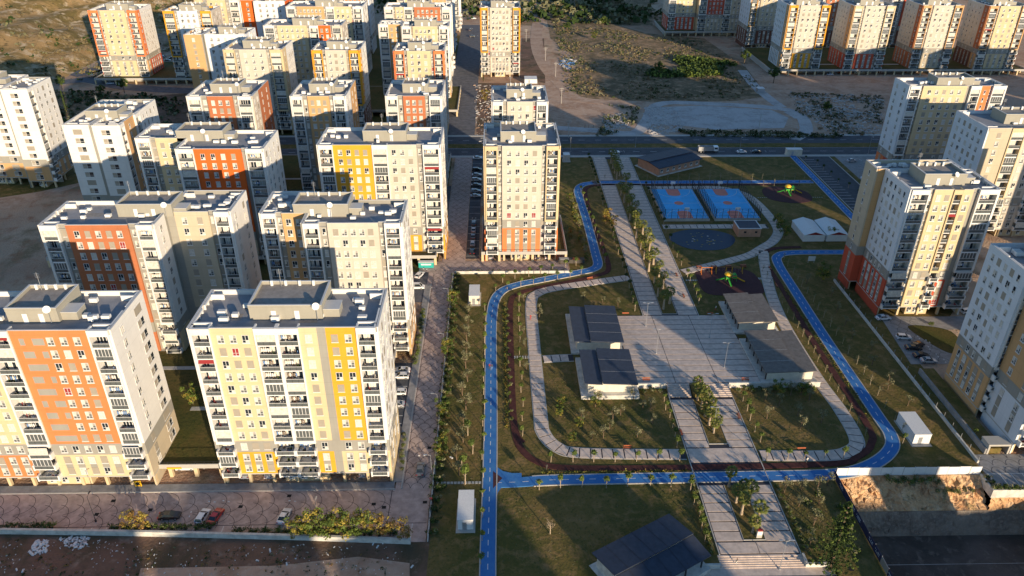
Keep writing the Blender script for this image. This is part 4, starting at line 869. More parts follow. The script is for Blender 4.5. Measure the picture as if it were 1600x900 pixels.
# ------------------------------------------------------------------ pavilions, kiosks, tents
def pavilion(label, x0, x1, y0, y1, zb, m, lx, ncol, mirror=False):
    T = thing('pavilion', label, 'pavilion', (x0, y0, 0)); w_, d = x1-x0, y1-y0
    MB().box(-.8, w_+.5, -.6, d+.4, 0, zb+.15, 'whitewall').build('plinth', T)
    if mirror: a0, a1 = w_*.42, w_-.6
    else: a0, a1 = .8, w_*.62
    MB().box(.9, w_-.9, .9, 1.15, zb+.15, zb+3.0, 'plaster').build('end_wall', T)
    MB().box(.9, w_-.9, d-1.15, d-.9, zb+.15, zb+3.0, 'plaster').build('end_wall', T)
    MB().box(a0, a1, 1.16, d-1.16, zb+.15, zb+2.95, 'plaster').build('wall', T)
    cx = w_-.95 if not mirror else .75
    for k in range(6): MB().box(cx-.12, cx+.12, 1.2+(d-2.6)*k/5, 1.45+(d-2.6)*k/5, zb+.15, zb+3.0, 'darkmetal').build('column', T)
    n = ncol
    for (a, b_, z0, z1, nm) in ((0, lx, 3.3, 3.0, 'l'), (lx+.02, w_, 3.55, 3.15, 'r')) if not mirror else ((w_-lx, w_, 3.0, 3.3, 'l'), (0, w_-lx-.02, 3.15, 3.55, 'r')):
        for k in range(n if nm == 'r' else 1):
            q0 = d*k/n if nm == 'r' else .4; q1 = d*(k+1)/n-.10 if nm == 'r' else d-.3
            b = MB(); b.v = [(a, q0, zb+z0-.25), (b_, q0, zb+z1-.25), (b_, q1, zb+z1-.25), (a, q1, zb+z0-.25), (a, q0, zb+z0), (b_, q0, zb+z1), (b_, q1, zb+z1), (a, q1, zb+z0)]; b.mi(m)
            for f in ((4, 5, 6, 7), (0, 1, 5, 4), (1, 2, 6, 5), (2, 3, 7, 6), (3, 0, 4, 7), (3, 2, 1, 0)): b.f.append(list(f)); b.m.append(0)
            b.build('roof_panel', T)
        if nm == 'r':
            for k in range(1, n): 
                b = MB(); y = d*k/n; b.v = [(a, y-.09, zb+z0+.02), (b_, y-.09, zb+z1+.02), (b_, y-.01, zb+z1+.02), (a, y-.01, zb+z0+.02)]; b.mi('coping'); b.f.append([0, 1, 2, 3]); b.m.append(0); b.build('gutter', T)
    return T
pavilion('dark roofed pavilion on the west side of the square, the northern of the two', 21.4, 35.2, 176.6, 196.2, .5, 'roofdark', 4.6, 4)
pavilion('dark roofed pavilion on the west side of the square, the southern of the two', 22.2, 35.8, 156.4, 172.4, 1.1, 'roofdark', 4.6, 3)
pavilion('grey roofed pavilion on the east side of the square, the one behind the playground', 69.6, 81.6, 186.2, 203, .5, 'roofgray', 4.4, 3, True)
pavilion('grey roofed pavilion on the east side of the square, the one nearest to the stairs', 69.8, 83.4, 160.9, 181.2, 1.1, 'roofgray', 4.6, 4, True)
def rot_building(label, name, O, u, Lx, Ly, h, m, wallm, nw, over=.8, cat='pavilion', col=False):
    T = thing(name, label, cat, (O[0], O[1], 0), math.atan2(u[1], u[0]))
    if not col: MB().box(over, Lx-over, over, Ly-over, 0, h-.3, wallm).build('wall', T)
    else:
        MB().box(over, Lx*.22, over, Ly-over, 0, h-.3, wallm).build('wall', T); MB().box(Lx*.22, Lx-1.5, Ly*.55, Ly-over, 0, h-.3, wallm).build('wall', T)
        for k in range(4): MB().box(Lx*.3+k*Lx*.21, Lx*.3+k*Lx*.21+.25, over, over+.25, -.8, h-.2, 'darkmetal').build('column', T)
    MB().box(-.2, Lx+.2, -.3, Ly+.3, -.82, .12, 'whitewall').build('plinth', T)
    for (y0, y1, z0, z1) in ((0, Ly*.42, h-.35, h+.45), (Ly*.42+.03, Ly, h+.75, h-.1)):
        b = MB(); b.v = [(0, y0, z0-.2), (Lx, y0, z0-.2), (Lx, y1, z1-.2), (0, y1, z1-.2), (0, y0, z0), (Lx, y0, z0), (Lx, y1, z1), (0, y1, z1)]; b.mi(m)
        for f in ((4, 5, 6, 7), (0, 1, 5, 4), (1, 2, 6, 5), (2, 3, 7, 6), (3, 0, 4, 7), (3, 2, 1, 0)): b.f.append(list(f)); b.m.append(0)
        b.build('roof_panel', T)
        s = MB()
        for k in range(1, 6):
            x = Lx*k/6; zz = lambda y: z0+(z1-z0)*(y-y0)/(y1-y0); a = len(s.v); s.v += [(x-.06, y0, zz(y0)+.05), (x+.06, y0, zz(y0)+.05), (x+.06, y1, zz(y1)+.05), (x-.06, y1, zz(y1)+.05)]; s.f.append([a, a+1, a+2, a+3]); s.m.append(s.mi('slabjoint'))
        s.build('roof_seam', T)
    for k in range(nw): inst('window', win_mesh('dark', 1.35, 1.4), T, (over+(Lx-2*over)*(k+.5)/nw, over-.01, 1.2))
    return T
rot_building('salmon walled clubhouse with dark blue two part roof near the main road', 'clubhouse', (69.8, 309.6), (21.8, 12.5), 25.2, 15.6, 4.0, 'roofdark', 'salmon', 7, cat='clubhouse')
rot_building('large dark navy roof of the pavilion at the bottom edge', 'pavilion', (24.2, 92.6), (16.6, 9.6), 19.6, 12.3, 4.0, 'roofdark', 'whitewall', 0, col=True)
T = thing('kiosk', 'salmon brick kiosk with a dark roof beside the courts', 'kiosk', (87.8, 250, 0))
MB().box(0, 8.2, 0, 7, 0, 3.3, 'salmon').build('wall', T); MB().box(-.1, 8.3, -.1, 7.1, 3.3, 3.45, 'trim').build('roof_edge', T); MB().box(.3, 7.9, .3, 6.7, 3.45, 3.5, 'roofdark').build('roof', T)
for k in (2, 6): MB().box(k, k+.9, -.03, 0, 1.6, 2.3, 'void').build('window', T)
for i, x in enumerate((110.2, 118.6)):
    T = thing('tent', ('white gabled tent with red gable east of the courts, left one', 'white gabled tent with red gable east of the courts, right one')[i], 'tent', (x, 246, 0)); w_ = 7.9; d = 12.5
    MB().box(.1, w_-.1, 0, d, 0, 2.6, 'trim').build('tent_wall', T)
    for s in (0, 1):
        b = MB(); p = [(0, -.3, 2.6), (w_/2, -.3, 3.9), (w_/2, d+.3, 3.9), (0, d+.3, 2.6)]
        if s: p = [(w_-q[0], q[1], q[2]) for q in p][::-1]
        b.v = [(q[0], q[1], q[2]) for q in p]+[(q[0], q[1], q[2]-.1) for q in p]; b.mi('acwhite'); b.f = [[0, 1, 2, 3], [7, 6, 5, 4], [0, 4, 5, 1], [1, 5, 6, 2], [2, 6, 7, 3], [3, 7, 4, 0]]; b.m = [0]*6; b.build('tent_roof', T)
    b = MB(); b.poly([(.2, -.03, 2.6), (w_-.2, -.03, 2.6), (w_/2, -.03, 3.75)], 'redcloth'); b.build('gable', T)
def container(label, x0, x1, y0, y1, h, m='trim', top='acwhite', cat='container', door=True):
    T = thing('site_container', label, cat, (x0, y0, 0)); w_, d = x1-x0, y1-y0
    MB().box(-.4, w_+.4, -.9, d+.3, 0, .12, 'concrete').build('base', T); MB().box(0, w_, 0, d, .12, h, m).build('body', T); MB().box(-.06, w_+.06, -.06, d+.06, h, h+.12, top).build('roof', T)
    if door:
        MB().box(w_*.3, w_*.3+.9, -.04, 0, .15, 2.15, 'steel').build('door', T)
        for k in range(3): MB().box(w_, w_+.05, d*(k+.5)/3-.5, d*(k+.5)/3+.5, 1.0, 1.6, 'steel').build('vent_grille', T)
container('cream container hut on the west lawn beside the curve of the blue path', -8.6, -5.4, 203.5, 210.5, 3.0, 'plaster')
container('long white container hut beside the blue path at the bottom', -8.4, -5.2, 113, 121.4, 2.8)
container('white container hut on the east lawn below the bend of the blue path', 98.2, 102.2, 137.6, 146, 2.9, 'acwhite')
container('pale grey guard hut at the north-west corner of the park by the road', 30.4, 33.2, 328.5, 332, 3.0, 'concrete')
container('small white hut with pale roof beside the north car park', 134, 141, 334.8, 337.5, 3.0, 'plaster')
container('tiny hut on the dirt field at the top right', 152, 156, 440, 444, 2.6, 'steel'); container('low white hut beside the dirt track at the top centre', 17.5, 25, 462, 470, 2.4, 'acwhite')
# ------------------------------------------------------------------ basketball courts
def court(label, x0):
    T = thing('basketball_court', label, 'basketball court', (x0, 264.2, 0)); w_, d = 16.8, 29
    MB().box(-.3, w_+.3, -.4, d+.3, 0, 1.0, 'courtwall').build('plinth', T); MB().box(0, w_, 0, d, 1.0, 1.04, 'court', False).build('court_floor', T)
    for (c, s) in ((0.2, 1), (d-.2, -1)):
        b = MB(); pts = [(w_/2-2.6, c), (w_/2+2.6, c), (w_/2+2.6, c+s*5.2)]+[(w_/2+2.6*math.cos(t), c+s*(5.2+1.8*math.sin(t))) for t in [math.pi*k/10 for k in range(1, 10)]]+[(w_/2-2.6, c+s*5.2)]
        b.prism(pts, 1.04, 1.055, 'courtred'); b.build('key_area', T)
        b = MB(); ni = b.mi('line'); pr = None
        for k in range(19):
            t = math.pi*k/18; o = (math.cos(t), s*math.sin(t)); q = [(w_/2+o[0]*r, c+s*1.2+o[1]*r, 1.048) for r in (6.9, 7.02)]
            if pr: a = len(b.v); b.v += [pr[0], pr[1], q[1], q[0]]; b.f.append([a, a+1, a+2, a+3]); b.m.append(ni)
            pr = q
        b.build('three_point_line', T)
        hp = thing('x', None, None); bpy.data.objects.remove(hp)
        b = MB(); b.tube((w_/2, c-s*.1, 1), (w_/2, c-s*.1, 4.0), .11, .11, 'trim', 6); b.tube((w_/2, c-s*.1, 4.0), (w_/2, c+s*1.2, 4.3), .08, .08, 'trim', 6); hpo = b.build('hoop_post', T)
        MB().box(w_/2-.95, w_/2+.95, c+s*1.2-.03, c+s*1.2+.03, 3.8, 4.95, 'line').build('backboard', hpo)
        b = MB()
        for k in range(10):
            t = 2*math.pi*k/10; t2 = 2*math.pi*(k+1)/10; b.tube((w_/2+.24*math.cos(t), c+s*(1.5)+.24*math.sin(t), 4.05), (w_/2+.24*math.cos(t2), c+s*1.5+.24*math.sin(t2), 4.05), .025, .025, 'playorange', 4)
        b.build('hoop_ring', hpo)
    b = MB(); b.prism([(w_/2+1.8*math.cos(2*math.pi*k/20), d/2+1.8*math.sin(2*math.pi*k/20)) for k in range(20)], 1.04, 1.056, 'courtred'); b.build('centre_circle', T)
    b = MB(); b.box(.5, w_-.5, d/2-.05, d/2+.05, 1.04, 1.05, 'line', False)
    for (a, c, e, f) in ((.5, .6, .5, d-.5), (w_-.6, w_-.5, .5, d-.5), (.6, w_-.6, .5, .6), (.6, w_-.6, d-.6, d-.5)): b.box(a, c, e, f, 1.04, 1.05, 'line', False)
    b.build('boundary_line', T)
    ps = [(w_*k/7, -.15) for k in range(8)]+[(w_*k/7, d+.15) for k in range(8)]+[(-.15, d*k/12) for k in range(13)]+[(w_+.15, d*k/12) for k in range(13)]
    me = MB().box(-.06, .06, -.06, .06, 1.0, 5.0, 'darkmetal').mesh('fence_post')
    for p in ps: inst('fence_post', me, T, (p[0], p[1], 0))
    b = MB()
    for z in (1.1, 2.2, 3.4, 4.9):
        for (a, c, e, f) in ((0, w_, -.17, -.13), (0, w_, d+.13, d+.17), (-.17, -.13, 0, d), (w_+.13, w_+.17, 0, d)): b.box(a, c, e, f, z, z+.05, 'darkmetal', False)
    for k in range(48): x = w_*k/48; b.box(x, x+.02, -.16, -.14, 1.1, 4.9, 'darkmetal', False); b.box(x, x+.02, d+.14, d+.16, 1.1, 4.9, 'darkmetal', False)
    for k in range(82): y = d*k/82; b.box(-.16, -.14, y, y+.02, 1.1, 4.9, 'darkmetal', False); b.box(w_+.14, w_+.16, y, y+.02, 1.1, 4.9, 'darkmetal', False)
    tag(b.build('fence_mesh', T), kind='stuff')
court('blue basketball court with red keys, the western one of the pair', 63.8); court('blue basketball court with red keys, the eastern one of the pair', 83.2)
# pond like blue play surface
pts = smooth([(74.5+11.8*math.cos(t)*(1+.06*math.sin(3*t)), 248+8.6*math.sin(t)) for t in [2*math.pi*k/14 for k in range(14)]], 4, True)
pd = sheet('pond', pts, .10, 'pondblue', thick=.08); rp = random.Random(3); b = MB()
for k in range(34):
    a = rp.uniform(0, 6.28); q = rp.uniform(.15, .8); x, y = 74.5+11*q*math.cos(a), 248+8*q*math.sin(a); b.prism([(x+rp.uniform(.25, .5)*math.cos(2*math.pi*j/6), y+rp.uniform(.2, .4)*math.sin(2*math.pi*j/6)) for j in range(6)], .10, .13, rp.choice(['gravel', 'leaf_yellow', 'leaf_olive']))
tag(b.build('floating_leaves', pd), kind='stuff')
# ------------------------------------------------------------------ vegetation
def leaf_clump(b, c, r, n, m, rr, ls, squash=.8):
    i = b.mi(m)
    for _ in range(n):
        while True:
            p = Vector((rr.uniform(-1, 1), rr.uniform(-1, 1), rr.uniform(-1, 1)))
            if .25 < p.length < 1: break
        q = Vector(c)+Vector((p.x*r, p.y*r, p.z*r*squash)); d = (p.normalized()+Vector((rr.uniform(-.7, .7), rr.uniform(-.7, .7), rr.uniform(-.4, .9)))).normalized()
        u = d.orthogonal().normalized(); u.rotate(Matrix.Rotation(rr.uniform(0, 6.28), 3, d)); v = d.cross(u); s = ls*rr.uniform(.6, 1.3); a = len(b.v)
        b.v += [tuple(q-u*s-v*s*.5), tuple(q+u*s*.2-v*s*.6), tuple(q+u*s), tuple(q+v*s*.7)]; b.f.append([a, a+1, a+2, a+3]); b.m.append(i)
def crown_mesh(kind, seed):
    rr = random.Random(seed*31+7); b = MB()
    if kind == 'ball':
        for k in range(5): leaf_clump(b, (rr.uniform(-.25, .25), rr.uniform(-.25, .25), 2.6+rr.uniform(-.2, .3)), .62, 34, 'leaf_green', rr, .17)
    elif kind == 'ball_dark':
        for k in range(5): leaf_clump(b, (rr.uniform(-.2, .2), rr.uniform(-.2, .2), 2.5+rr.uniform(-.15, .2)), .6, 40, 'leaf_dark', rr, .16)
    elif kind == 'olive':
        for k in range(9): leaf_clump(b, (rr.uniform(-.8, .8), rr.uniform(-.8, .8), 2.3+rr.uniform(-.7, .9)), .5, 22, 'leaf_olive', rr, .13)
    elif kind == 'sapling':
        for k in range(5): leaf_clump(b, (rr.uniform(-.3, .3), rr.uniform(-.3, .3), 1.6+k*.3), .35, 14, 'leaf_olive', rr, .11)
    elif kind == 'bushy':
        for k in range(26): leaf_clump(b, (rr.uniform(-1.6, 1.6), rr.uniform(-1.6, 1.6), 3.2+rr.uniform(-1.6, 2.0)), rr.uniform(.5, .95), 34, 'leaf_yellow' if k % 3 == 0 else 'leaf_green', rr, .21)
    elif kind == 'autumn':
        for k in range(22): leaf_clump(b, (rr.uniform(-1.3, 1.3), rr.uniform(-1.3, 1.3), 3.0+rr.uniform(-1.6, 2.1)), rr.uniform(.45, .85), 30, 'leaf_autumn' if k % 2 else 'leaf_yellow', rr, .19)
    elif kind == 'pine':
        for k in range(34): 
            a = rr.uniform(0, 6.28); q = rr.uniform(0, 2.9); leaf_clump(b, (q*math.cos(a), q*math.sin(a), 5.2+rr.uniform(-2.2, 2.6)*(1-q/4.5)), rr.uniform(.6, 1.2), 34, 'leaf_dark' if k % 3 else 'leaf_green', rr, .3)
    elif kind == 'cypress':
        for k in range(18): z = .8+k*.5; leaf_clump(b, (rr.uniform(-.1, .1), rr.uniform(-.1, .1), z), .75*math.sin(min(1, (k+2)/8)*1.5)*(1-k/26), 34, 'leaf_dark', rr, .2, 1.1)
    elif kind == 'conifer':
        for lv in range(15):
            z = 1.2+lv*.98; L = 4.9*(1-lv/15.6)*rr.uniform(.85, 1.1); nb = 8 if lv < 10 else 6
            for k in range(nb):
                a = 2*math.pi*(k+rr.random()*.6)/nb+lv; LL = L*rr.uniform(.7, 1.1)
                for s in range(4):
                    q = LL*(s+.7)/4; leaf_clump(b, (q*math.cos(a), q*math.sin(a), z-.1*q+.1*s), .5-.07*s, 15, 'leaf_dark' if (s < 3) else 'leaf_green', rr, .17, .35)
    elif kind == 'hedge':
        for k in range(14): leaf_clump(b, (rr.uniform(-1.5, 1.5), rr.uniform(-.45, .45), .7+rr.uniform(-.4, .8)), .55, 30, ('leaf_green', 'leaf_dark', 'leaf_dark', 'leaf_olive')[k % 4], rr, .17)
    elif kind == 'shrub':
        for k in range(7): leaf_clump(b, (rr.uniform(-.6, .6), rr.uniform(-.6, .6), .55+rr.uniform(-.3, .4)), .5, 26, 'leaf_olive' if k % 2 else 'leaf_green', rr, .15)
    return b.mesh('crown')
def trunk_mesh(kind, seed):
    rr = random.Random(seed*17+3); b = MB(); m = 'palebark' if kind in ('ball', 'sapling', 'ball_dark', 'bare') else 'bark'
    H, r = dict(ball=(2.3, .09), ball_dark=(2.2, .09), olive=(1.7, .12), sapling=(2.6, .06), bushy=(3.2, .16), autumn=(3, .15), pine=(5.2, .24), cypress=(6, .15), conifer=(15.2, .3), hedge=(.6, .08), shrub=(.5, .05), bare=(3.6, .13))[kind]
    top = Vector((rr.uniform(-.1, .1), rr.uniform(-.1, .1), H)); b.tube((0, 0, -.05), top*.55, r, r*.8, m, 7); b.tube(top*.55, top, r*.8, r*.45, m, 6)
    if kind in ('olive', 'bushy', 'autumn', 'pine', 'bare', 'ball', 'ball_dark'):
        n = 6 if kind != 'bare' else 13
        for k in range(n):
            a = rr.uniform(0, 6.28); z = H*rr.uniform(.5, 1); L = dict(olive=.9, bushy=1.7, autumn=1.5, pine=2.4, bare=1.8).get(kind, .5)
            p = top*(z/H); q = p+Vector((math.cos(a)*L*.6, math.sin(a)*L*.6, L*.75)); b.tube(p, q, r*.4, r*.12, m, 5, False)
            if kind == 'bare':
                for _ in range(5): s = p.lerp(q, rr.uniform(.4, 1)); b.tube(s, s+Vector((rr.uniform(-.5, .5), rr.uniform(-.5, .5), rr.uniform(.3, .8))), r*.14, .012, m, 4, False)
    return b.mesh('trunk')
VM = {}
NM = dict(ball='young_tree', ball_dark='round_tree', olive='olive_tree', sapling='sapling', bushy='tree', autumn='tree', pine='pine_tree', cypress='cypress', conifer='conifer', hedge='hedge_bush', shrub='shrub', bare='bare_tree')
def tree(kind, x, y, label, s=1.0, group=None, z=0):
    v = R_.randrange(4) if kind not in ('conifer', 'bare', 'cypress') else 0
    if (kind, v) not in VM: VM[(kind, v)] = (crown_mesh(kind, v) if kind != 'bare' else None, trunk_mesh(kind, v))
    c, t = VM[(kind, v)]; T = thing(NM[kind], label, 'bush' if kind in ('hedge', 'shrub') else 'tree', (x, y, z), R_.uniform(0, 6.28) if kind != 'hedge' else R_.choice((0, math.pi)), group)
    k = s*R_.uniform(.85, 1.15); T.scale = (k, k, k*R_.uniform(.92, 1.1))
    inst('trunk', t, T)
    if c: inst('crown', c, T)
    return T
def row(kind, pts, fmt, s=1.0, group=None, jit=.3, z=0):
    for i, p in enumerate(pts):
        tree(kind, p[0]+R_.uniform(-jit, jit), p[1]+R_.uniform(-jit, jit), fmt.replace('#', ORD[i % len(ORD)]), s, group, z)
def line_pts(a, c, n): return [(a[0]+(c[0]-a[0])*k/(n-1), a[1]+(c[1]-a[1])*k/(n-1)) for k in range(n)]
# staked young trees beside the paths
row('ball', line_pts((-3.5, 104), (-3.6, 200), 17), '# young round tree from the bottom in the row west of the blue path', 1.0, 'round trees west of the blue path')
row('ball', line_pts((6.2, 142), (6.6, 205), 12), '# young round tree from the bottom right of the dark running track', .95, 'round trees east of the running track')
row('ball', line_pts((-.5, 211), (28, 222), 8), '# young round tree from the left beside the slanting stretch of the blue path', 1.05, 'round trees along the slanting path')
row('ball', line_pts((2, 217.5), (27, 228.5), 7), '# young round tree from the left on the lawn above the slanting path', 1.0, 'round trees on the lawn above the slanting path')
row('ball', line_pts((9, 124.3), (43, 125.0), 8), '# young round tree from the left on the near side of the lower blue path', 1.05, 'round trees below the lower blue path')
row('ball', line_pts((12, 132.6), (42, 132.9), 7), '# young round tree from the left between lower walkway and running track', 1.0, 'round trees along the lower walkway')
row('ball', line_pts((62, 132.6), (80, 132.8), 5), '# young round tree from the left near the lower right walkway', 1.0, 'round trees right of the promenade foot')
row('ball', line_pts((42.2, 109), (42.2, 123), 5), '# young round tree from the bottom left of the lower promenade', 1.0, 'round trees west of the lower promenade')
row('ball', line_pts((42.4, 137.5), (42.4, 155), 6), '# young round tree from the bottom left of the promenade below the stairs', .95, 'round trees below the stairs, west')
row('ball', line_pts((62.2, 139), (62.4, 154.5), 5), '# young round tree from the bottom right of the promenade below the stairs', 1.05, 'round trees below the stairs, east')
row('ball_dark', line_pts((42.3, 199), (42.3, 298), 22), '# dark round tree from the square on the west edge of the long promenade', 1.0, 'round trees west of the long promenade')
row('ball_dark', line_pts((42.2, 306), (42.2, 331), 7), '# dark round tree from the blue path towards the road, west of the promenade', 1.0, 'round trees west of the promenade end')
row('ball', line_pts((62.8, 203), (62.8, 220), 5), '# young round tree from the square right of the promenade beside the playground', 1.0, 'round trees beside the playground')
row('ball_dark', line_pts((62.4, 228), (62.4, 298), 12), '# dark round tree from the playground on the east edge of the long promenade', .95, 'round trees east of the long promenade')
row('ball', line_pts((37.0, 231), (34.8, 292), 11), '# young round tree from the bottom right of the running track west of the promenade', 1.0, 'round trees between track and promenade')
row('sapling', line_pts((46, 305.8), (132, 305.8), 20), '# staked sapling from the left on the far side of the northern blue path', 1.0, 'saplings beyond the northern blue path')
row('sapling', line_pts((66, 298.6), (132, 298.6), 14), '# staked sapling from the left on the near side of the northern blue path', 1.0, 'saplings before the northern blue path')
row('sapling', line_pts((88.2, 141), (88.6, 232), 22), '# sapling from the bottom in the bed between east walkway and track', .9, 'saplings on the east side inside the track')
row('sapling', line_pts((98, 142), (98.6, 232), 20), '# thin sapling from the bottom in the first row east of the blue path', 1.0, 'saplings east of the blue path')
row('olive', [(102, 146), (103.5, 152), (101, 158), (104.5, 163), (102, 170), (105, 176), (101.5, 183), (104, 190), (102.5, 198), (105, 206), (101, 214)], '# pale olive tree from the bottom on the east lawn beside the low wall', 1.0, 'olive trees on the east lawn', 1.2)
row('olive', [(-8.6, 129), (-9.2, 134), (-8, 140), (-8.8, 146), (-7.8, 152), (-8.8, 158), (-8, 164), (-8.6, 170), (-8.3, 177), (-8.9, 183), (-8.2, 190), (-8.6, 197)], '# pale olive tree from the bottom on the narrow west lawn', 1.4, 'olive trees on the west lawn', .4)
row('ball', [(-7, 126), (-8.5, 131), (-6, 136), (-7.5, 142.5)], '# green young tree from the bottom between the olive trees of the west lawn', 1.45, 'green trees at the foot of the west lawn', .5)
row('olive', [(66, 148), (71, 152), (75, 149), (79, 155), (73, 143), (80, 146), (68, 155.5), (76, 157)], '# olive tree from the left on the sunny lawn right of the stairs', 1.1, 'olive trees on the lawn right of the stairs', .8)
row('olive', [(62.5, 122.5), (64, 118), (66.5, 123.5), (69, 119), (70, 123.6), (72.5, 124.5), (66, 113), (71, 110.5), (63.5, 108.5)], '# olive tree from the top left on the lawn between lower promenade and banner fence', 1.1, 'olive trees beside the banner fence', .5)
row('olive', [(13, 200), (12.5, 195), (9.8-1.6, 205), (7.8, 187), (7.7, 180), (7.9, 169)], '# slim olive tree from the top beside the left side of the stone walkway', .9, 'olive trees beside the stone walkway', .3)
row('bushy', [(16, 153.5), (15.4, 149.5), (20, 145), (24.6, 152.8), (17.5, 139.5)], '# loose bushy tree from the left near the southern dark roofed pavilion', .62, 'bushy trees near the dark roofed pavilions', .2)
row('olive', [(22, 140), (27, 144), (33, 141), (38, 146), (31, 149), (36, 152)], '# small olive tree from the left on the lawn left of the stairs', .9, 'olive trees on the lawn left of the stairs', .5)
row('shrub', [(29+k*2.2, 158.8+.4*(k % 2)) for k in range(7)], '# shrub from the left under the retaining wall left of the stairs', 1.0, 'shrubs under the wall left of the stairs', .2)
row('shrub', [(62.5+k*2.0, 158.8+.4*(k % 2)) for k in range(11)], '# shrub from the left under the retaining wall right of the stairs', 1.1, 'shrubs under the wall right of the stairs', .2)
row('bushy', [(72.5, 157), (78.5, 157)], '# bushy tree from the left under the wall of the grey roofed pavilion', .75, 'bushy trees under the grey pavilion', .2)
row('shrub', line_pts((42.6, 106.5), (42.9, 124.3), 12), '# climbing shrub from the bottom on the west kerb of the lower promenade', .9, 'shrubs on the west kerb of the lower promenade', .15)
row('shrub', line_pts((61.8, 107), (61.6, 124.3), 12), '# shrub from the bottom on the east kerb of the lower promenade', .8, 'shrubs on the east kerb of the lower promenade', .15)
row('hedge', line_pts((-13.4, 112), (-13.4, 221), 36), '# hedge bush from the bottom along the wall between street and west lawn', .95, 'hedge bushes between street and park', .2)
row('bushy', [(-13.6, 204), (-13.7, 176), (-13.5, 150), (-13.6, 136)], '# taller tree from the top in the hedge between street and west lawn', .8, 'taller trees in the hedge', .2)
row('shrub', line_pts((-12, 224.2), (22, 224.3), 20), '# clipped bush from the left on the low cream wall before the single tower', .9, 'clipped bushes before the single tower', .1)
row('shrub', line_pts((-22.0+1.1-.9, 131), (-23+.4, 143), 7), '# shrub from the bottom at the corner of the cream tower', .8, 'shrubs beside the cream tower', .2)
row('shrub', line_pts((-22.4, 172), (-22.4, 200), 15), '# shrub from the bottom along the off-white tower', 1.0, 'shrubs beside the off-white tower', .2)
row('shrub', [(64.5, 111), (67.5, 116), (69.8, 121.4), (73, 118), (66, 119.6), (72, 106.5)], '# low shrub from the left on the lawn beside the banner fence', 1.1, 'shrubs beside the banner fence', .6)
row('shrub', line_pts((3.2, 148), (3.0, 200), 16), '# low shrub from the bottom between blue path and running track', .7, 'shrubs between path and track', .2)
row('olive', [(26, 164-9), (38.5, 152), (20.5, 147), (34.5, 155.5), (28, 147.5), (25, 141)], '# grey green tree from the left on the lawn south of the dark pavilions', 1.15, 'grey green trees south of the dark pavilions', .4)
# trees of the parking strip at the bottom left
row('bushy', [(-40.5, 111.6), (-37.5, 112.0), (-35.2, 111.4), (-32.8, 112.2), (-30.0, 111.4), (-27.5, 111.9)], '# full sunlit green tree from the left in the parking strip at the bottom', 1.15, 'green trees in the parking strip', .2)
row('autumn', [(-24.4, 111.3), (-22.2, 111.5), (-19.4, 111.0), (-75.2, 113.6), (-73.0, 113.9)], '# yellow brown tree in the bottom parking strip, right ones counted first', 1.0, 'yellow brown trees in the parking strip', .15)
row('hedge', [(-103+k*2.6, 114.9) for k in range(5)]+[(-79+k*2.4, 114.3-.02*k) for k in range(9)]+[(-53+k*2.4, 112.9-.06*k) for k in range(14)], '# hedge bush from the left above the long white boundary wall', .85, 'hedge bushes above the boundary wall', .2)
tree('conifer', 64.6, 101.5, 'large dark conifer at the bottom edge between the stairs and the banner fence', 1.0)
tree('bare', 10.6, 111.6, 'leafless bare tree on the lawn at the bottom', 1.05)
tree('olive', 71.6, 113.6, 'small pale bush tree standing next to a white post at the banner fence', .8)
tree('bushy', -75.0, 151.5, 'bushy tree on the deck lawn between the orange and the cream-yellow tower', .95, z=3.1)
tree('autumn', 21.4+5, 249, 'yellow tree right of the single off-white tower', .8)
row('bushy', [(30.4, 240), (30.0, 247), (30.3, 254), (29.7, 261), (29.8, 268), (30.2, 275), (29.5, 283), (30.6, 233)], '# slender leafy tree from the bottom left of the upper blue path', .62, 'leafy trees left of the upper blue path', .4)
row('olive', [(30.9, 236.5), (31, 243.5), (30.9, 251), (30.6, 257), (30.7, 265), (30.2, 272), (30.4, 279)], '# pale tree from the bottom between the leafy trees left of the upper blue path', 1.15, 'pale trees left of the upper blue path', .4)
row('autumn', [(41.2, 262), (43.4, 260), (42, 266)], '# tall yellowish tree from the left beside the palms on the promenade', .95, 'yellowish trees on the promenade edge', .3)
row('olive', [(26.5, 205), (29, 201), (31, 199), (33, 204), (37.5, 201.5)], '# small pale tree from the left north of the dark roofed pavilion', .8, 'pale trees north of the dark pavilion', .4)
row('pine', [P(1030, 118), P(886, 50), P(942, 42), P(1208, 130), P(1163, 100), P(1290, 178)], '# big pine tree of the open field, counting from the sunlit one in the middle', 1.1, 'pine trees of the open field', .2)
tree('bushy', *P(928, 62), 'slim yellowish tree between the two pines of the open field', 1.1)
row('pine', [P(70, 150), P(160, 150), P(98, 140), P(195, 145), P(60, 165)], '# pine tree in the group at the top left near the container road', .95, 'pine trees at the top left', .3)
tree('cypress', *P(104, 175), 'slender dark cypress behind the white tower at the top left', 1.15)
tree('cypress', *P(755, 128), 'slender dark cypress beside the lone cream tower at the top centre', .8)
tree('autumn', *P(758, 160), 'yellow green tree on the rubble lot left of the half hidden tower', 1.1)
tree('bushy', *P(1284, 440), 'tall dark tree on the east lawn behind the white sign', 1.1)
row('bushy', [P(1219, 362), P(1226, 372), P(1300, 372), P(1265, 372), P(1214, 348)], '# dark tree near the white tents, counting from the left', .8, 'trees near the white tents', .3)
tree('shrub', *P(1454, 508), 'small round bush in the flower bed of the parking court', 1.0)
tree('ball', *P(1410, 693), 'young round tree beside the curve of the blue path below the white container', 1.1); tree('ball', 114.2, 139.8, 'bright young tree at the foot of the grey retaining wall', 1.0)
row('sapling', [(93, 109+0*k) for k in range(0)], '#')
row('hedge', [(109.8+k*2.4, 122.6) for k in range(6)], '# hedge bush from the left in front of the car park at the right edge', .8, 'hedge bushes at the right edge', .1)
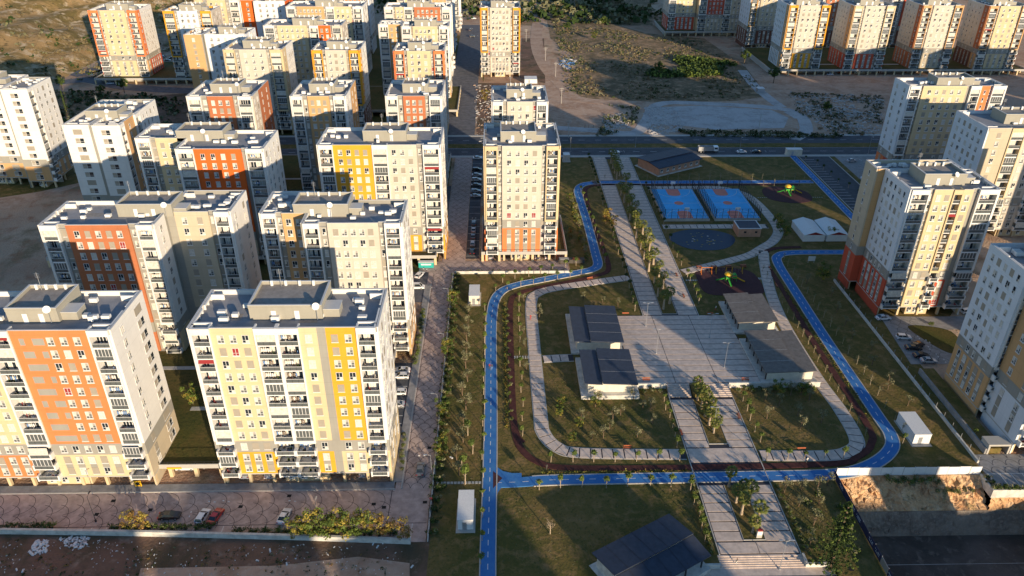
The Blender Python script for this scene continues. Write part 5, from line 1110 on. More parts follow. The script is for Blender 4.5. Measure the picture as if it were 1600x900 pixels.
row('hedge', [(109.6, 123+k*1.5) for k in range(3)], '# hedge bush from the bottom at the end of the white hoarding', .7, 'hedge bushes at the hoarding end', .1)
row('shrub', [(88+k*1.5, 126.2-.5*(k % 2)) for k in range(8)], '# wild bush from the left on the earth bank under the hoarding', 1.15, 'bushes on the earth bank', .3, -.8)
row('shrub', [(98.5+k*1.5, 124.9-.3*(k % 2)) for k in range(6)], '# wild bush from the left half way down the earth bank', .9, 'lower bushes on the earth bank', .3, -2.6)
row('ball_dark', line_pts((151, 268), (141.5, 330), 10), '# dark small tree from the bottom beside the north car park', .9, 'small trees by the car park', 1.0)
row('pine', [(-258, 560), (-275, 600), (-300, 540), (-240, 530), (-330, 640), (-290, 660), (-350, 600), (-262, 640), (-380, 700), (-310, 585)], '# dark tree on the sunlit hillside at the top left, counting from the lowest', .8, 'trees on the hillside', 3, 0)
# palms
def frond_mesh(seed):
    rr = random.Random(seed); b = MB(); ni = b.mi('leaf_palm'); pet = Vector((0, 0, 0)); L = 1.15
    b.tube((0, 0, 0), (L*.9, 0, .12), .03, .018, 'leaf_palm', 3, False)
    n = 9; c = Vector((L*.85, 0, .11))
    for k in range(n):
        t = (k-(n-1)/2)/((n-1)/2)*1.25; r1 = .85*(1-.15*abs(t)); d = Vector((math.cos(t), math.sin(t), -.18-.2*abs(t))); s = Vector((-math.sin(t), math.cos(t), 0))*.085
        a = len(b.v); mid = c+d*r1*.55; tip = c+d*r1+Vector((0, 0, -.22)); b.v += [tuple(c), tuple(mid-s), tuple(tip), tuple(mid+s)]; b.f.append([a, a+1, a+2, a+3]); b.m.append(ni)
    return b.mesh('frond')
FR = [frond_mesh(i) for i in range(3)]
def palm_trunk(h):
    b = MB(); n = 8
    for k in range(6):
        z0, z1 = h*k/6, h*(k+1)/6; r0 = .28*(1-.35*k/6)+(.06 if k == 0 else 0); b.tube((0, 0, z0), (0, 0, z1), r0, r0*.93+(.03 if k > 3 else 0), 'palebark', n, k == 5)
    rr = random.Random(9); ni = b.mi('leaf_yellow')
    for k in range(26):
        a = rr.uniform(0, 6.28); z = h-rr.uniform(0, .9); p = Vector((math.cos(a)*.25, math.sin(a)*.25, z)); q = p+Vector((math.cos(a)*.35, math.sin(a)*.35, -.75)); s = Vector((-math.sin(a), math.cos(a), 0))*.14; i = len(b.v)
        b.v += [tuple(p-s), tuple(q), tuple(p+s)]; b.f.append([i, i+1, i+2]); b.m.append(ni)
    return b.mesh('trunk')
PTR = [palm_trunk(h) for h in (2.6, 3.6, 4.6)]
def palm(x, y, label, hi, s=1.0, nf=24, group='fan palms of the promenade'):
    T = thing('palm_tree', label, 'palm tree', (x, y, .1), R_.uniform(0, 6), group); T.scale = (s, s, s); inst('trunk', PTR[hi], T); h = (2.6, 3.6, 4.6)[hi]
    for k in range(nf):
        a = k*2.39996; e = 1.15-1.75*(k/nf); o = inst('frond', FR[k % 3], T, (0, 0, h-.02)); o.rotation_euler = (0, -e, a); f = R_.uniform(.85, 1.15); f *= .88; o.scale = (f, f, f)
    return T
def palms(pts, fmt, hs, s=1.0, nf=24, g=None):
    for i, p in enumerate(pts): palm(p[0], p[1], fmt.replace('#', ORD[i]), hs[i % len(hs)], s*R_.uniform(.85, 1.12), nf, g)
palms([(50.9, 124.3), (53.0, 121.8), (53.7, 119.0), (51.2, 119.6), (51.4, 116.2), (52.3, 111.2), (53.8, 113.2)], '# fan palm from the top in the lowest bed of the promenade', (2, 1, 2, 1), 1.05, 26, 'fan palms in the lowest bed')
palms([(51.0, 155.0), (52.9, 153.4), (51.2, 151.6), (53.2, 150.2), (51.4, 148.6), (52.9, 147), (51.6, 145.2), (53.4, 144.6), (52.0, 142.2), (51.3, 157.5), (53.3, 156.6)], '# fan palm from the top in the bed under the stairs', (1, 0, 1), 1.0, 26, 'fan palms under the stairs')
rp = random.Random(12); pl = []
for k in range(24): pl.append((50.9+(k % 2)*2.4+rp.uniform(-.4, .4), 199.5+k*4.1+rp.uniform(-.8, .8)))
palms(pl, '# fan palm from the square in the long bed of the promenade', (2, 1, 2), 1.2, 24, 'fan palms in the long bed')
palms([(51.5+(k % 2)*1.6, 307+k*3.1) for k in range(8)], '# fan palm from the blue path towards the main road', (2, 1), 1.1, 20, 'fan palms near the main road')
# ------------------------------------------------------------------ grass tufts, scrub, rubble (nobody could count them)
def scatter(name, pts, m, r0, r1, h, parent=None, seed=1, quads=9, z=0.0):
    rr = random.Random(seed); b = MB(); ms = m if isinstance(m, (list, tuple)) else [m]
    for (x, y) in pts:
        s = rr.uniform(r0, r1); mm = rr.choice(ms); zz = z(x, y) if callable(z) else z
        for _ in range(quads):
            q = Vector((x+rr.gauss(0, s*.5), y+rr.gauss(0, s*.5), zz+rr.uniform(.05, h)*s)); a = rr.uniform(0, 6.28); u = Vector((math.cos(a), math.sin(a), rr.uniform(-.2, .3)))*s*.33; v = Vector((-math.sin(a)*.5, math.cos(a)*.5, rr.uniform(.2, 1)))*s*.33; i = len(b.v)
            b.v += [tuple(q-u-v), tuple(q+u-v*.8), tuple(q+u*.7+v), tuple(q-u*.8+v)]; b.f.append([i, i+1, i+2, i+3]); b.m.append(b.mi(mm))
    return tag(b.build(name), kind='stuff')
def inpoly(p, poly):
    c = False; j = len(poly)-1
    for i in range(len(poly)):
        if (poly[i][1] > p[1]) != (poly[j][1] > p[1]) and p[0] < (poly[j][0]-poly[i][0])*(p[1]-poly[i][1])/(poly[j][1]-poly[i][1])+poly[i][0]: c = not c
        j = i
    return c
def fill(poly, n, seed, clump=.0):
    rr = random.Random(seed); xs = [p[0] for p in poly]; ys = [p[1] for p in poly]; out = []
    while len(out) < n:
        p = (rr.uniform(min(xs), max(xs)), rr.uniform(min(ys), max(ys)))
        if clump and math.sin(p[0]*clump*1.3+seed)+math.sin(p[1]*clump+p[0]*clump*.4) < rr.uniform(-1.2, .9): continue
        if inpoly(p, poly): out.append(p)
    return out
SF = PX((885, 145), (990, 156), (1150, 154), (1195, 145), (1165, 108), (1100, 64), (1010, 58), (930, 40), (860, 15), (870, 70))
scatter('scrub', fill(SF, 2600, 1, .11), ['leaf_dry', 'leaf_dry', 'leaf_dark', 'leaf_olive'], .4, 1.3, .7, None, 2, 9)
scatter('dark_thicket', fill(PX((1010, 118), (1060, 90), (1150, 100), (1125, 118), (1040, 122)), 500, 3, .1), ['leaf_dark', 'leaf_dark', 'leaf_green'], 1.2, 2.6, 1.0, None, 4, 12)
scatter('scrub', fill(PX((835, 0), (1000, 0), (1020, 40), (960, 38), (880, 22)), 700, 5, .07), ['leaf_dry', 'leaf_dark', 'leaf_dry'], .7, 2.0, 1.0, None, 6, 10)
scatter('scrub', fill(PX((930, 215), (955, 165), (1000, 168), (990, 205)), 200, 7, .2), ['leaf_olive', 'leaf_dark'], .4, 1.2, 1.0, None, 8, 9)
scatter('scrub', fill(PX((1060, 205), (1200, 206), (1320, 212), (1310, 216), (1080, 214)), 350, 9), ['leaf_dark', 'leaf_olive'], .5, 1.5, .9, None, 10, 9)
scatter('scrub', fill(PX((1230, 145), (1380, 150), (1375, 215), (1280, 205), (1240, 170)), 700, 11, .15), ['leaf_dry', 'leaf_dark', 'gravel', 'leaf_dry'], .4, 1.2, .8, None, 12, 10)
hp = [(x, y) for x, y in fill([(-230, 470), (-520, 470), (-620, 1000), (-205, 900)], 3200, 13, .035)]
scatter('scrub', hp, ['leaf_dry', 'leaf_olive', 'leaf_dark', 'leaf_dry'], .7, 2.6, .9, None, 14, 9, hill_h)
scatter('scrub', fill(PX((40, 140), (260, 150), (290, 160), (250, 235), (60, 235)), 500, 15, .15), ['leaf_dark', 'leaf_olive'], .7, 2.4, .8, None, 16, 9)
scatter('scrub', fill([(-100, 90), (-20, 90), (-22, 108), (-100, 112)], 450, 17, .3), ['leaf_olive', 'leaf_dark', 'leaf_autumn'], .15, .5, .6, None, 18, 6)
scatter('scrub', fill([(-200, 680), (100, 640), (260, 700), (260, 1100), (-220, 1100)], 1500, 19, .02), ['leaf_dark', 'leaf_olive'], 2.5, 6, .8, None, 20, 9)
ll = [(-14, 106), (36, 106), (42, 125), (-14, 125)]
scatter('grass_tufts', fill([(-13.5, 100), (41, 100), (41.5, 124), (2, 124), (-3.5, 126), (-3.6, 205), (-13.5, 222)], 3000, 21), ['leaf_green', 'leaf_dry', 'leaf_olive'], .08, .22, .4, None, 22, 5)
scatter('grass_tufts', fill([(12.7, 139), (43, 138.2), (43, 158), (12.4, 172)], 1600, 23)+fill([(61.5, 137), (83, 137.5), (83, 158), (61.5, 157)], 1500, 24)+fill([(61.5, 107), (75, 107), (75, 125), (61.5, 124)], 1300, 25), ['leaf_green', 'leaf_olive', 'leaf_dry'], .08, .22, .4, None, 26, 5)
scatter('flower_strip', [(2.2+R_.uniform(-.3, .3), y/4) for y in range(580, 820)]+[(x/4, 129.35+R_.uniform(-.2, .2)) for x in range(40, 172)]+[(92.4+R_.uniform(-.4, .4), y/3) for y in range(440, 640)], ['leaf_yellow', 'leaf_autumn', 'leaf_yellow', 'leaf_green'], .15, .5, .8, None, 27, 7)
def rubble(name, pts, m, s0, s1, seed):
    rr = random.Random(seed); b = MB()
    for (x, y) in pts:
        s = rr.uniform(s0, s1); a = rr.uniform(0, 3.14); c, d = math.cos(a)*s, math.sin(a)*s; e = s*rr.uniform(.3, .7); z = rr.uniform(.1, .45)*s; k = len(b.v); mi = b.mi(rr.choice(m))
        base = [(x-c+d*.4, y-d-c*.4), (x+c+d*.3, y+d-c*.5), (x+c*.9-d*.4, y+d*.9+c*.4), (x-c-d*.3, y-d+c*.5)]
        b.v += [(p[0], p[1], 0) for p in base]+[(x+(p[0]-x)*.7, y+(p[1]-y)*.7, z+.05+rr.uniform(0, .1)*s) for p in base]
        for f in ((4, 5, 6, 7), (0, 1, 5, 4), (1, 2, 6, 5), (2, 3, 7, 6), (3, 0, 4, 7)): b.f.append([k+q for q in f]); b.m.append(mi)
    return tag(b.build(name), kind='stuff')
rubble('rubble', fill(PX((1005, 168), (1055, 168), (1070, 205), (1015, 212)), 700, 31), ['rubble', 'gravel'], .3, 1.1, 32)
rubble('rubble', fill(PX((1232, 150), (1380, 155), (1375, 210), (1290, 205)), 900, 33, .2), ['rubble', 'gravel', 'dirt_pale'], .3, 1.3, 34)
rubble('rubble', fill(PX((740, 132), (790, 135), (800, 222), (746, 225)), 500, 35), ['rubble', 'dirt_pale', 'gravel'], .2, .9, 36)
rubble('rubble', fill(PX((880, 90), (900, 95), (890, 110), (872, 102)), 120, 37), ['rubble', 'bluepath', 'line'], .4, 1.4, 38)
rubble('rubble', fill(PX((940, 185), (975, 175), (985, 200), (945, 203)), 260, 39), ['rubble'], .3, .9, 40)
rubble('hillside_rocks', [], ['rubble'], 1, 2, 41) if False else None
rubble('rubbish', fill(PX((42, 862), (60, 843), (76, 845), (74, 862), (50, 868)), 100, 43), ['line', 'acwhite'], .15, .5, 44)
rubble('rubbish', fill(PX((90, 840), (140, 838), (135, 850), (120, 860), (100, 852)), 120, 45), ['line', 'rubble', 'acwhite'], .12, .45, 46)
rubble('rubbish', fill(PX((0, 840), (660, 855), (650, 899), (0, 899)), 260, 47, .5), ['line', 'acwhite', 'rubble', 'rubble'], .05, .22, 48)
rubble('rubbish', PX((583, 850), (598, 848), (590, 854), (422, 860), (448, 881), (402, 876), (644, 885), (26, 890), (36, 892), (705, 715)), ['line'], .35, .6, 49)
sheet('waste_path', PX((220, 888), (430, 884), (560, 870), (640, 880), (640, 960), (200, 960)), .03, 'dirt_pale')
# ------------------------------------------------------------------ cars
def car_proto(col, kind):
    key = ('car', col, kind)
    if key in KC: return KC[key]
    out = {}; L = 4.4; wd = 1.78
    if kind == 'sedan': prof = [(-2.2, .35), (-2.2, .78), (-1.95, .93), (-1.45, .98), (1.0, 1.0), (1.75, .88), (2.15, .72), (2.2, .38)]; cab = [(-1.6, .97), (-1.0, 1.42), (.25, 1.44), (1.05, .98)]
    elif kind == 'van': prof = [(-2.4, .35), (-2.4, 1.0), (-2.35, 1.1), (1.5, 1.1), (2.2, .95), (2.4, .75), (2.4, .38)]; cab = [(-2.33, 1.08), (-2.25, 1.95), (.9, 1.95), (1.65, 1.08)]
    else: prof = [(-2.1, .35), (-2.12, .85), (-2.0, .98), (1.0, 1.0), (1.75, .88), (2.05, .72), (2.1, .38)]; cab = [(-2.02, .96), (-1.75, 1.48), (.2, 1.5), (1.05, .98)]
    def loft(b, pr, w0, w1, m, ms=None, top=True):
        n = len(pr); a = len(b.v); i = b.mi(m); j = b.mi(ms or m)
        zs = [p[1] for p in pr]; z0, z1 = min(zs), max(zs)
        for s in (-1, 1):
            for p in pr: ww = w0+(w1-w0)*((p[1]-z0)/(z1-z0)); b.v.append((p[0], s*ww/2, p[1]))
        for k in range(n-1): b.f.append([a+k, a+k+1, a+n+k+1, a+n+k]); b.m.append(i)
        b.f.append([a+k for k in range(n)][::-1]); b.m.append(j); b.f.append([a+n+k for k in range(n)]); b.m.append(j)
        b.f.append([a, a+n, a+2*n-1, a+n-1]); b.m.append(i)
    b = MB(); loft(b, prof, wd, wd*.97, col); out['body'] = b.mesh('body')
    b = MB(); c = [Vector((p[0], 0, p[1])) for p in cab]; loft(b, cab, wd*.95, wd*.74, 'glass')
    out['windows'] = b.mesh('windows')
    b = MB(); z = cab[1][1]; b.box(cab[1][0]+.04, cab[2][0]-.02, -wd*.36, wd*.36, z-.015, z+.03, col); 
    for s in (-1, 1):
        for (p, q) in ((cab[0], cab[1]), (cab[3], cab[2])): b.tube((p[0], s*wd*.465, p[1]), (q[0], s*wd*.365, q[1]), .05, .05, col, 4, False)
        mx = (cab[1][0]+cab[2][0])/2; b.tube((mx, s*wd*.468, .98), (mx, s*wd*.372, z), .045, .045, col, 4, False)
    out['roof'] = b.mesh('roof')
    b = MB(); b.tube((0, -.1, 0), (0, .1, 0), .32, .32, 'tyre', 12); b.tube((0, -.105, 0), (0, -.1, 0), .32, .32, 'tyre', 12); b.disc((0, -.108, 0), (0, -1, 0), .19, 'steel', 8); b.disc((0, .108, 0), (0, 1, 0), .19, 'steel', 8); out['wheel'] = b.mesh('wheel')
    e = prof[-2][0]; b = MB(); b.box(e-.12, e+.02, -.2, .2, -.08, .08, 'headlamp'); out['headlight'] = b.mesh('headlight')
    b = MB(); b.box(-.04, .06, -.18, .18, -.08, .1, 'taillamp'); out['taillight'] = b.mesh('taillight'); out['L'] = (prof[0][0], e)
    KC[key] = out; return out
def car(x, y, rz, col, kind, label, group=None, z=.07):
    p = car_proto(col, kind); T = thing('parked_car', label, 'car', (x, y, z), rz, group)
    for nm in ('body', 'windows', 'roof'): inst(nm, p[nm], T)
    for (a, s) in ((-1.35, -1), (-1.35, 1), (1.35, -1), (1.35, 1)): inst('wheel', p['wheel'], T, (a, s*.82, .32))
    for s in (-1, 1): inst('headlight', p['headlight'], T, (p['L'][1], s*.62, .68)); inst('taillight', p['taillight'], T, (p['L'][0], s*.66, .78))
    return T
PI = math.pi
for i, (y, c, k) in enumerate(((168.4, 'car_white', 'sedan'), (165.8, 'car_white', 'hatch'), (158.8, 'car_white', 'hatch'), (153.8, 'car_silver', 'sedan'))):
    car(-25.6, y, PI, c, k, '%s %s in the bays beside the cream-yellow tower, %s from the top' % (('white', 'white', 'white', 'silver')[i], ('sedan', 'hatchback', 'hatchback', 'sedan')[i], ORD[i]), 'cars beside the cream-yellow tower')
x, y = P(266, 809); car(x, y, 0.05, 'car_black', 'sedan', 'black car with open doors at the bottom left between the bushes')
x, y = P(318, 810); car(x, y, 1.42, 'car_white', 'hatch', 'white hatchback next to the red car in the bottom parking strip')
x, y = P(338, 810); car(x, y, 1.35, 'car_red', 'sedan', 'red car in the bottom parking strip'); x, y = P(445, 810); car(x, y, 1.4, 'car_white', 'sedan', 'white sedan alone in the bottom parking strip left of the trees')
x, y = P(657, 736); car(x, y, PI/2+.0, 'car_gray', 'sedan', 'grey sedan driving up the paved street at the corner of the cream tower', z=.07)
x, y = P(656, 432); car(x, y, 1.2, 'car_white', 'hatch', 'white car at the street junction below the mustard tower'); car(-25.5, 213.6, 0, 'car_white', 'van', 'white van beside the off-white tower at the junction')
for i, (y, c, k) in enumerate(((238.6, 'car_black', 'sedan'), (245, 'car_silver', 'hatch'), (250.5, 'car_gray', 'sedan'), (256, 'car_silver', 'sedan'), (262, 'car_gray', 'hatch'))):
    car(-8.5, y, PI/2, c, k, '%s car from the bottom in the line left of the single tower' % ORD[i], 'cars in line left of the single tower')
for i, (y, c) in enumerate(((288, 'car_silver'), (293, 'car_silver'), (299.5, 'car_gray'), (305.5, 'car_white'), (311, 'car_silver'), (317.5, 'car_black'), (332, 'car_white'))):
    car(-8.4, y, 0.06, c, ('sedan', 'hatch')[i % 2], '%s car from the bottom in the upper bays left of the single tower' % ORD[i], 'cars in the upper bays left of the single tower')
for i, (x, c) in enumerate(((-2.0, 'car_silver'), (2.2, 'car_gray'), (14.0, 'car_silver'), (17.4, 'car_white'))):
    car(x, 235.2, PI/2, c, 'sedan', '%s car from the left parked between the columns under the single tower' % ORD[i], 'cars under the single tower', .02)
for i, (x, c) in enumerate(((-56.3, 'car_white'), (-51.2, 'car_white'), (-47.3, 'car_black'), (-44.6, 'car_white'), (-30.2, 'car_silver'))):
    car(x, 130.4, PI/2, c, 'sedan', '%s car from the left parked between the columns under the cream-yellow tower' % ORD[i], 'cars under the cream-yellow tower', .02)
for i, (x, c) in enumerate(((-70.5, 'car_white'), (-109, 'car_silver'))):
    car(x, 132.0, PI/2*0, c, 'sedan', ('white car behind the columns of the grass deck between the two front towers', 'pale car in the garage under the orange tower at the left edge')[i], None, .02)
for i, (x, y, c, a) in enumerate(((115.9, 193.2, 'car_white', .1), (117.2, 182.6, 'car_white', -.1), (117.4, 177.2, 'car_black', -.1), (117.8, 173.3, 'car_black', -.05), (118.6, 170.9, 'car_silver', -.1))):
    car(x, y, a, c, 'sedan' if i != 1 else 'hatch', '%s car from the top in the court below the red based tower' % ORD[i], 'cars in the parking court')
T = car(119.2, 178.6, .4, 'car_black', 'hatch', 'black car with an open orange tailgate in the parking court'); MB().box(-.2, .6, -.5, .5, 1.52, 1.58, 'playorange').build('roof_load', T)
car(143.3, 196.5, .15, 'car_white', 'hatch', 'white car half hidden behind the pale tower at the right'); car(138, 202, .1, 'car_silver', 'sedan', 'silver car beside the foot of the tower with the red base')
car(161, 327, .1, 'car_silver', 'sedan', 'silver car alone on the road right of the north car park')
for i, (x, y) in enumerate(((158.4, 305.5), (160.5, 300), (161, 296.4), (162, 291.6), (163, 288))): car(x, y, -.05, ('car_white', 'car_silver', 'car_gray', 'car_silver', 'car_blue')[i], 'sedan', '%s car from the top in the row beside the far right tower' % ORD[i], 'cars in the far right row')
for i, (px, c) in enumerate(((960, 'car_white'), (1157, 'car_white'), (1180, 'car_black'))):
    x, y = P(px, 237); car(x, 339.2, 0 if i else .1, c, 'sedan', ('white car on the main road behind the promenade palms', 'white car following the truck on the main road', 'black car behind the white one on the main road')[i])
for i, (px, py) in enumerate(((200, 105), (215, 104), (145, 120), (173, 132), (190, 132), (270, 92), (262, 96), (256, 90), (740, 30), (738, 58), (735, 48), (1297, 118), (1575, 92), (1583, 114), (1595, 113), (1375, 112))):
    x, y = P(px, py); car(x, y, (0.2, 1.4, .3)[i % 3], ('car_white', 'car_black', 'car_gray', 'car_silver')[i % 4], 'sedan' if i != 12 else 'van', ('small %s car ' % ('white', 'black', 'grey', 'silver')[i % 4])+('beside the brick red tower', 'beside the brick red tower, farther right', 'on the dirt road at the left', 'before the curved deck', 'before the curved deck, the right one', 'between brick red and yellow tower', 'between brick red and yellow tower, nearer one', 'between brick red and yellow tower, farthest one', 'at the end of the long street', 'in the middle of the long street', 'in the long street, left side', 'before the long right deck', 'at the top right corner on the road', 'at the right edge below the van', 'at the right edge, last one', 'under the long right deck')[i], z=.12)
# truck
T = thing('truck', 'white lorry with a grey tipper body on the main road', 'truck', (94.0, 340.2, .1)); b = MB(); b.box(0, 9.2, -1.2, 1.2, .55, .9, 'darkmetal'); b.build('chassis', T)
MB().box(0, 6.8, -1.25, 1.25, .95, 1.9, 'steel').box(0, 6.8, -1.28, -1.2, 1.9, 2.9, 'steel').box(0, 6.8, 1.2, 1.28, 1.9, 2.9, 'steel').box(6.7, 6.8, -1.2, 1.2, 1.9, 2.9, 'steel').box(0, .08, -1.2, 1.2, 1.9, 2.9, 'steel').build('tipper_body', T)
MB().prism([(7.1, -1.2), (9.2, -1.2), (9.2, 1.2), (7.1, 1.2)], .6, 2.9, 'car_white').build('cab', T); MB().box(9.2, 9.24, -1.05, 1.05, 1.7, 2.6, 'glass').box(7.5, 8.9, -1.23, -1.2, 1.7, 2.5, 'glass').build('windscreen', T)
wm = MB().tube((0, -.15, 0), (0, .15, 0), .5, .5, 'tyre', 12).disc((0, -.16, 0), (0, -1, 0), .28, 'steel', 8).mesh('wheel')
for x in (1.3, 2.6, 8.2):
    for s in (-1, 1): inst('wheel', wm, T, (x, s*1.1, .5))
# bus shaped teal kiosk and skips in the junction
T = thing('recycling_container', 'teal recycling container against the deck wall at the junction', 'container', (-26.2, 227.6, .06)); MB().box(0, 5.0, 0, 1.6, 0, 1.9, 'teal').build('body', T); MB().box(-.05, 5.05, -.05, 1.65, 1.9, 2.0, 'acwhite').build('lid', T); MB().box(.8, 4.2, -.03, 0, 1.0, 1.5, 'line').build('label_panel', T)
T = thing('dark_trailer', 'two dark skips standing at the right end of the deck under the single tower', 'skip', (21.0, 229.6, .06)); MB().box(0, 8.8, 0, 2.0, .3, 1.6, 'cloth4').build('body', T); MB().box(.2, 3.4, .2, 1.8, 1.6, 1.7, 'concrete').build('load', T); MB().box(4.6, 7.2, .3, 1.7, 1.6, 1.72, 'rust').build('load', T)
T = thing('parking_sign', 'yellow strip sign on the deck wall between the two front towers', 'sign', (-73.3, 129.2, 2.62)); MB().box(0, 3.2, -.08, 0, 0, .45, 'playyellow').build('sign_board', T)
T = thing('shop_sign', 'square yellow sign frame in the garage opening under the orange tower', 'sign', (-79.6, 126.2, .5)); MB().box(0, 1.5, -.1, 0, 0, 1.6, 'playyellow').box(.35, 1.15, -.14, -.1, .4, 1.2, 'void').build('sign_board', T)
# ------------------------------------------------------------------ lamps, benches, poles
def lamp(x, y, label, h=8, heads=2, m='steel', z=0, a=0, group=None):
    T = thing('street_lamp', label, 'street lamp', (x, y, z), a, group); b = MB(); b.tube((0, 0, 0), (0, 0, h), .075, .045, m, 7); b.tube((0, 0, 0), (0, 0, .35), .22, .2, m, 8); b.build('pole', T)
    for s in ((-1, 1) if heads == 2 else (1,)):
        b = MB(); b.tube((0, 0, h-.15), (s*1.0, 0, h+.1), .045, .04, m, 5); b.box(s*.75, s*1.55, -.14, .14, h+.05, h+.16, m); b.build('lamp_head', T)
for i, (x, y) in enumerate(((61.2, 167.9), (44.1, 175.1), (43.8, 189.9), (61.0, 183.2))): lamp(x, y, ('double headed lamp on the square, south-east one', 'double headed lamp on the square, south-west one', 'double headed lamp on the square, north-west one', 'double headed lamp on the square, north-east one')[i], 8, 2, 'steel', PZ(x, y), 0, 'double headed lamps on the square')
lamp(55.3, 102.6, 'double headed lamp at the bottom edge beside the lower stairs', 8, 2, 'steel', -.8)
for i, (x, y) in enumerate(((52.2, 143.4), (52.2, 222), (52.3, 262), (52.3, 318))): lamp(x, y, 'lamp between the promenade palms, '+('nearest below the stairs', 'first one north of the square', 'second one north of the square', 'near the main road')[i], 7, 2, 'steel', .1, 0, 'promenade lamps')
x, y = P(150, 815); lamp(x, y, 'dark slanting looking lamp post at the bottom left of the paved street', 7, 1, 'darkmetal', .06, PI/2)
x, y = P(497, 812); lamp(x, y, 'slim lamp in the parking strip between the green trees', 5, 1, 'steel', .06, PI/2)
for i, y in enumerate((129, 151, 178, 203)): lamp(-14.9, y, '%s slim street lamp from the bottom beside the hedge wall' % ORD[i], 6, 1, 'steel', .06, PI, 'street lamps beside the hedge wall')
for i, x in enumerate((34, 66, 112, 142, -60, -25, 172)): lamp(x, 347.3 if i % 2 else 335.4, 'tall lamp on the main road, '+('above the guard hut', 'above the clubhouse', 'right of the lorry', 'at the north car park', 'behind the mustard tower', 'behind the long street', 'before the cream tower with the orange-red strip')[i], 9, 1, 'steel', .1, PI/2 if i % 2 else -PI/2, 'main road lamps')
for i, (px, py) in enumerate(((868, 120), (852, 95), (877, 162), (820, 30), (822, 65), (888, 215), (1185, 205), (1330, 205))):
    x, y = P(px, py); T = thing('power_pole', 'pale utility pole on the open field, '+('tallest one with crossbars', 'beside the dirt track', 'below the one with crossbars', 'at the top beside the lone tower', 'behind the lone tower', 'left of the gravel track end', 'below the gravel yard', 'below the rubble slope')[i], 'utility pole', (x, y, 0)); MB().tube((0, 0, 0), (0, 0, 9), .16, .10, 'concrete', 6).build('pole', T)
    MB().box(-1.3, 1.3, -.06, .06, 8.2, 8.4, 'concrete').box(-.8, .8, -.06, .06, 7.2, 7.35, 'concrete').build('crossbar', T)
def bench(x, y, rz, label, z=.17):
    T = thing('park_bench', label, 'bench', (x, y, z), rz, 'red park benches')
    for k in range(3): MB().box(-1.0, 1.0, -.25+k*.17, -.12+k*.17, .42, .47, 'wood').build('seat_plank', T)
    for k in range(2): MB().box(-1.0, 1.0, .27, .31, .58+k*.17, .70+k*.17, 'wood').build('backrest_plank', T)
    for s in (-.8, .75): MB().box(s, s+.06, -.25, .3, 0, .42, 'darkmetal').build('leg', T)
for i, (px, py, a) in enumerate(((980, 702, 0), (977, 492, PI), (1009, 601, 0), (1163, 601, 0), (1251, 703, PI), (1358-294, 678, PI/2), (1153, 652, -PI/2), (1359, 492, 0), (1068, 464, PI/2), (1057, 431, PI/2), (1213, 448, PI/2), (1203, 421, PI/2), (922, 438, .3))):
    if i == 7: px, py = 1109, 493
    x, y = P(px, py); z = .17
    if 35.2 < x < 69.2 and 160.6 < y < 196: z = PZ(x, y)+.05
    bench(x, y, a, ('orange red bench on the lower walkway left of the promenade', 'red bench on the square beside the northern dark pavilion', 'red bench on the wall left of the stairs', 'red bench on the wall right of the stairs', 'red bench on the lower walkway right of the promenade', 'red bench on the west edge of the promenade under the stairs', 'red bench on the east edge of the promenade under the stairs', 'red bench at the north edge of the square below the playground', 'red bench on the promenade beside the playground, lower one', 'red bench on the promenade beside the playground, upper one', 'red bench on the east walkway behind the playground, lower one', 'red bench on the east walkway behind the playground, upper one', 'red bench on the stone walkway near the slanting path')[i], z)
